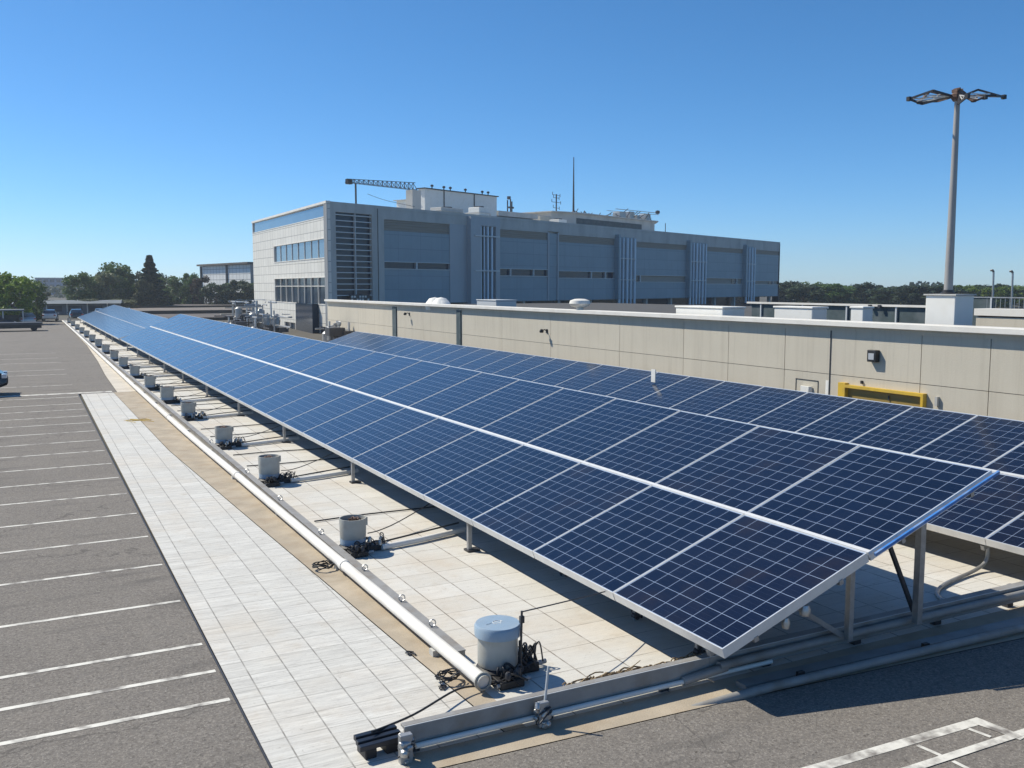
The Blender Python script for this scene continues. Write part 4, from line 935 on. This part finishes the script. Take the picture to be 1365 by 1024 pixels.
def limbs(seed, kind='round'):
    r = random.Random(seed); b = MB(); b.tube([(0, 0, -.01), (.01, 0, .25), (0, .01, .55 if kind == 'round' else .97)], [.03, .008], 7, 2)
    if kind == 'round':
        for k in range(7): a = k * .9 + r.random(); z = r.uniform(.15, .45); b.tube([(0, 0, z), (.15*math.cos(a), .15*math.sin(a), z + .15), (.3*math.cos(a), .3*math.sin(a), z + .32)], [.012, .003], 5, 2)
    return b
CM = [crown(1, 5200), crown(2, 5200), crown(3, 5200), crown(4, 5200)]
crownme = [c.build('crown', 'leaf').data for c in CM]; trunkme = [limbs(s).build('trunk', 'bark').data for s in (1, 2, 3)]
conme = crown(9, 6500, 'cone').build('crown', 'leafd').data; contr = limbs(5, 'cone').build('trunk', 'bark').data
for o in list(COL.objects):
    if o.parent is None and o.type == 'MESH' and o.name.split('.')[0] in ('crown', 'trunk'): bpy.data.objects.remove(o)
CAMR = Matrix.Rotation(R(-27.42), 4, 'Z') @ Matrix.Rotation(R(90 - 5.937), 4, 'X')
def bear(px_):
    """world direction of a bearing: x column in the 1365 px photo, on the horizon"""
    d = CAMR @ Vector(((px_ - 682.5) / 1250., 130/1250., -1)); return Vector((d.x, d.y)).normalized()
def tree(px_, dist, h, w, m, lab, kind='round', base=0., grp=None):
    p = bear(px_) * dist; t = thing('pine_tree' if kind == 'cone' else 'tree', lab, 'tree', (p.x, p.y, base), rnd.uniform(0, 6.28), grp)
    me = conme if kind == 'cone' else rnd.choice(crownme)
    c = bpy.data.objects.new('crown', me); COL.objects.link(c); c.parent = t; c.scale = (w, w, h)
    c.material_slots[0].link = 'OBJECT'; c.material_slots[0].material = M[m]
    u_ = bpy.data.objects.new('trunk', contr if kind == 'cone' else rnd.choice(trunkme)); COL.objects.link(u_); u_.parent = t; u_.scale = (h, h, h)
    return t
L_ = [  # column, distance, height, width, material, label
    (14, 128, 5.7, 7.2, 'leafy', 'big bright yellow-green tree at the left edge'), (-14, 132, 5.5, 7, 'leafy', 'bright tree cut by the left edge of the picture'), (40, 140, 5.2, 5.2, 'leaf', 'green tree just right of the big bright one'),
    (54, 175, 3.6, 5, 'leafd', 'small dark tree in front of the blue block'), (108, 180, 6.4, 7.5, 'leaf', 'rounded green tree left of the tree clump'), (122, 190, 6.6, 8, 'leafd', 'dark tree behind the rounded green tree'), (138, 185, 6.8, 8.5, 'leafo', 'olive green tree in the middle of the clump'),
    (149, 196, 8.6, 9.5, 'leaf', 'tallest broad tree of the left clump'), (166, 200, 8.2, 8.5, 'leaf', 'broad green tree left of the dark conifer'), (178, 205, 7.4, 7, 'leafd', 'dark tree touching the conifer'),
    (192, 190, 5.6, 5.5, 'leafo', 'olive shrub-like tree at the foot of the conifer'), (222, 205, 6.2, 8, 'leaf', 'low green tree right of the conifer'), (240, 212, 6.4, 8, 'leafo', 'olive tree in the row right of the conifer'), (256, 208, 7.0, 6, 'leaf', 'green tree before the brown one'),
    (269, 205, 6.6, 5.5, 'leafb', 'brown half-dry tree left of the gridded hall'), (288, 200, 5.2, 7, 'leafd', 'dark tree in front of the gridded hall'), (304, 204, 5.0, 7, 'leaf', 'green tree in front of the gridded hall'), (320, 200, 5.6, 7, 'leafd', 'dark tree touching the office corner'), (336, 206, 5.2, 7, 'leaf', 'green tree half behind the office corner'),
    (162, 178, 2.2, 7, 'leafo', 'low grey-green bush under the clump'), (116, 172, 2.4, 6, 'leafo', 'low olive bush before the rounded tree'), (210, 250, 7.2, 9, 'leafd', 'dark tree far behind the conifer')]
for a in L_: tree(*a, grp='trees at the far left')
tree(200.5, 192, 10.3, 22, 'leafd', 'tall dark conifer rising above the left trees', 'cone')
for k in range(34):
    px_ = 1043 + k * 10.2 + rnd.uniform(-4, 4); big = px_ < 1090
    tree(px_, 250 + rnd.uniform(-30, 40), (5.4 if big else 4.6) + rnd.uniform(-.5, .6), rnd.uniform(8, 13), rnd.choice(['leafd', 'leafd', 'leaf', 'leafd']) if px_ < 1260 else rnd.choice(['leaf', 'leafy', 'leafd']),
         'low tree in the distant tree line right of the office', grp='distant tree line at the right')
# thicket on the horizon
th = MB(); r = random.Random(5)
for k in range(9000):
    a = R(r.uniform(-12, 68)); d = r.uniform(420, 470); x = d*math.sin(a); y = d*math.cos(a); hmax = 4.2 + 1.3*math.sin(a*37) + .9*math.sin(a*91 + 2); z = r.uniform(0, max(1., hmax)); s = r.uniform(.5, 1.2)
    e = Euler((r.uniform(-1.2, 1.2), r.uniform(-1.2, 1.2), r.uniform(0, 6))).to_matrix(); p = Vector((x, y, z))
    th.bm.faces.new([th.bm.verts.new(p + e @ Vector(q)*s) for q in ((-1, -.6, 0), (1, -.6, 0), (.8, .8, 0), (-.7, .9, 0))])
tag(th.build('far_wood', 'leafd', None), 'far-off dark wood along the horizon', 'wood', kind='stuff')

# ------------------------------------------------------------ light, sky, camera
SE, SA = 47.0, -37.7
w = bpy.data.worlds.new('World'); scene.world = w; w.use_nodes = True; nt = w.node_tree
sky = nt.nodes.new('ShaderNodeTexSky'); sky.sky_type = 'NISHITA'; sky.sun_disc = False
sky.sun_elevation = R(SE); sky.sun_rotation = R(360 + SA); sky.altitude = 0; sky.air_density = .7; sky.dust_density = .2; sky.ozone_density = 10
bg = nt.nodes['Background']; bg.inputs['Strength'].default_value = .126
hs = nt.nodes.new('ShaderNodeHueSaturation'); hs.inputs['Saturation'].default_value = 1.09; hs.inputs['Hue'].default_value = .492; nt.links.new(sky.outputs[0], hs.inputs['Color']); nt.links.new(hs.outputs[0], bg.inputs[0])
sl = bpy.data.lights.new('sun', 'SUN'); sl.energy = 5.0; sl.angle = R(.5); sl.color = (1, .935, .795)
so = bpy.data.objects.new('sun', sl); COL.objects.link(so)
sd = Vector((math.sin(R(SA))*math.cos(R(SE)), math.cos(R(SA))*math.cos(R(SE)), math.sin(R(SE))))
so.rotation_euler = sd.to_track_quat('Z', 'Y').to_euler()
cam = bpy.data.cameras.new('camera'); co = bpy.data.objects.new('camera', cam); COL.objects.link(co); scene.camera = co
co.location = (0, 0, 4.5); co.rotation_euler = (R(90 - 5.937), 0, R(-27.42)); cam.sensor_width = 36; cam.lens = 36 * 1250 / 1365; cam.clip_end = 3000; cam.clip_start = .1
scene.view_settings.view_transform = 'Standard'; scene.view_settings.look = 'None'; scene.view_settings.exposure = .17; scene.view_settings.gamma = 1

# ------------------------------------------------------------ air
hz = MB().box(-620, 620, -45, 650, -1.1, 32).build('haze', 'glass'); hz['kind'] = 'stuff'
hm = bpy.data.materials.new('air'); hm.use_nodes = True; hn = hm.node_tree; hn.nodes.remove(hn.nodes['Principled BSDF'])
pv = hn.nodes.new('ShaderNodeVolumePrincipled'); pv.inputs['Color'].default_value = (.80, .90, 1, 1); pv.inputs['Density'].default_value = .0004; pv.inputs['Anisotropy'].default_value = .3
hn.links.new(pv.outputs[0], hn.nodes['Material Output'].inputs['Volume']); hz.data.materials.clear(); hz.data.materials.append(hm)
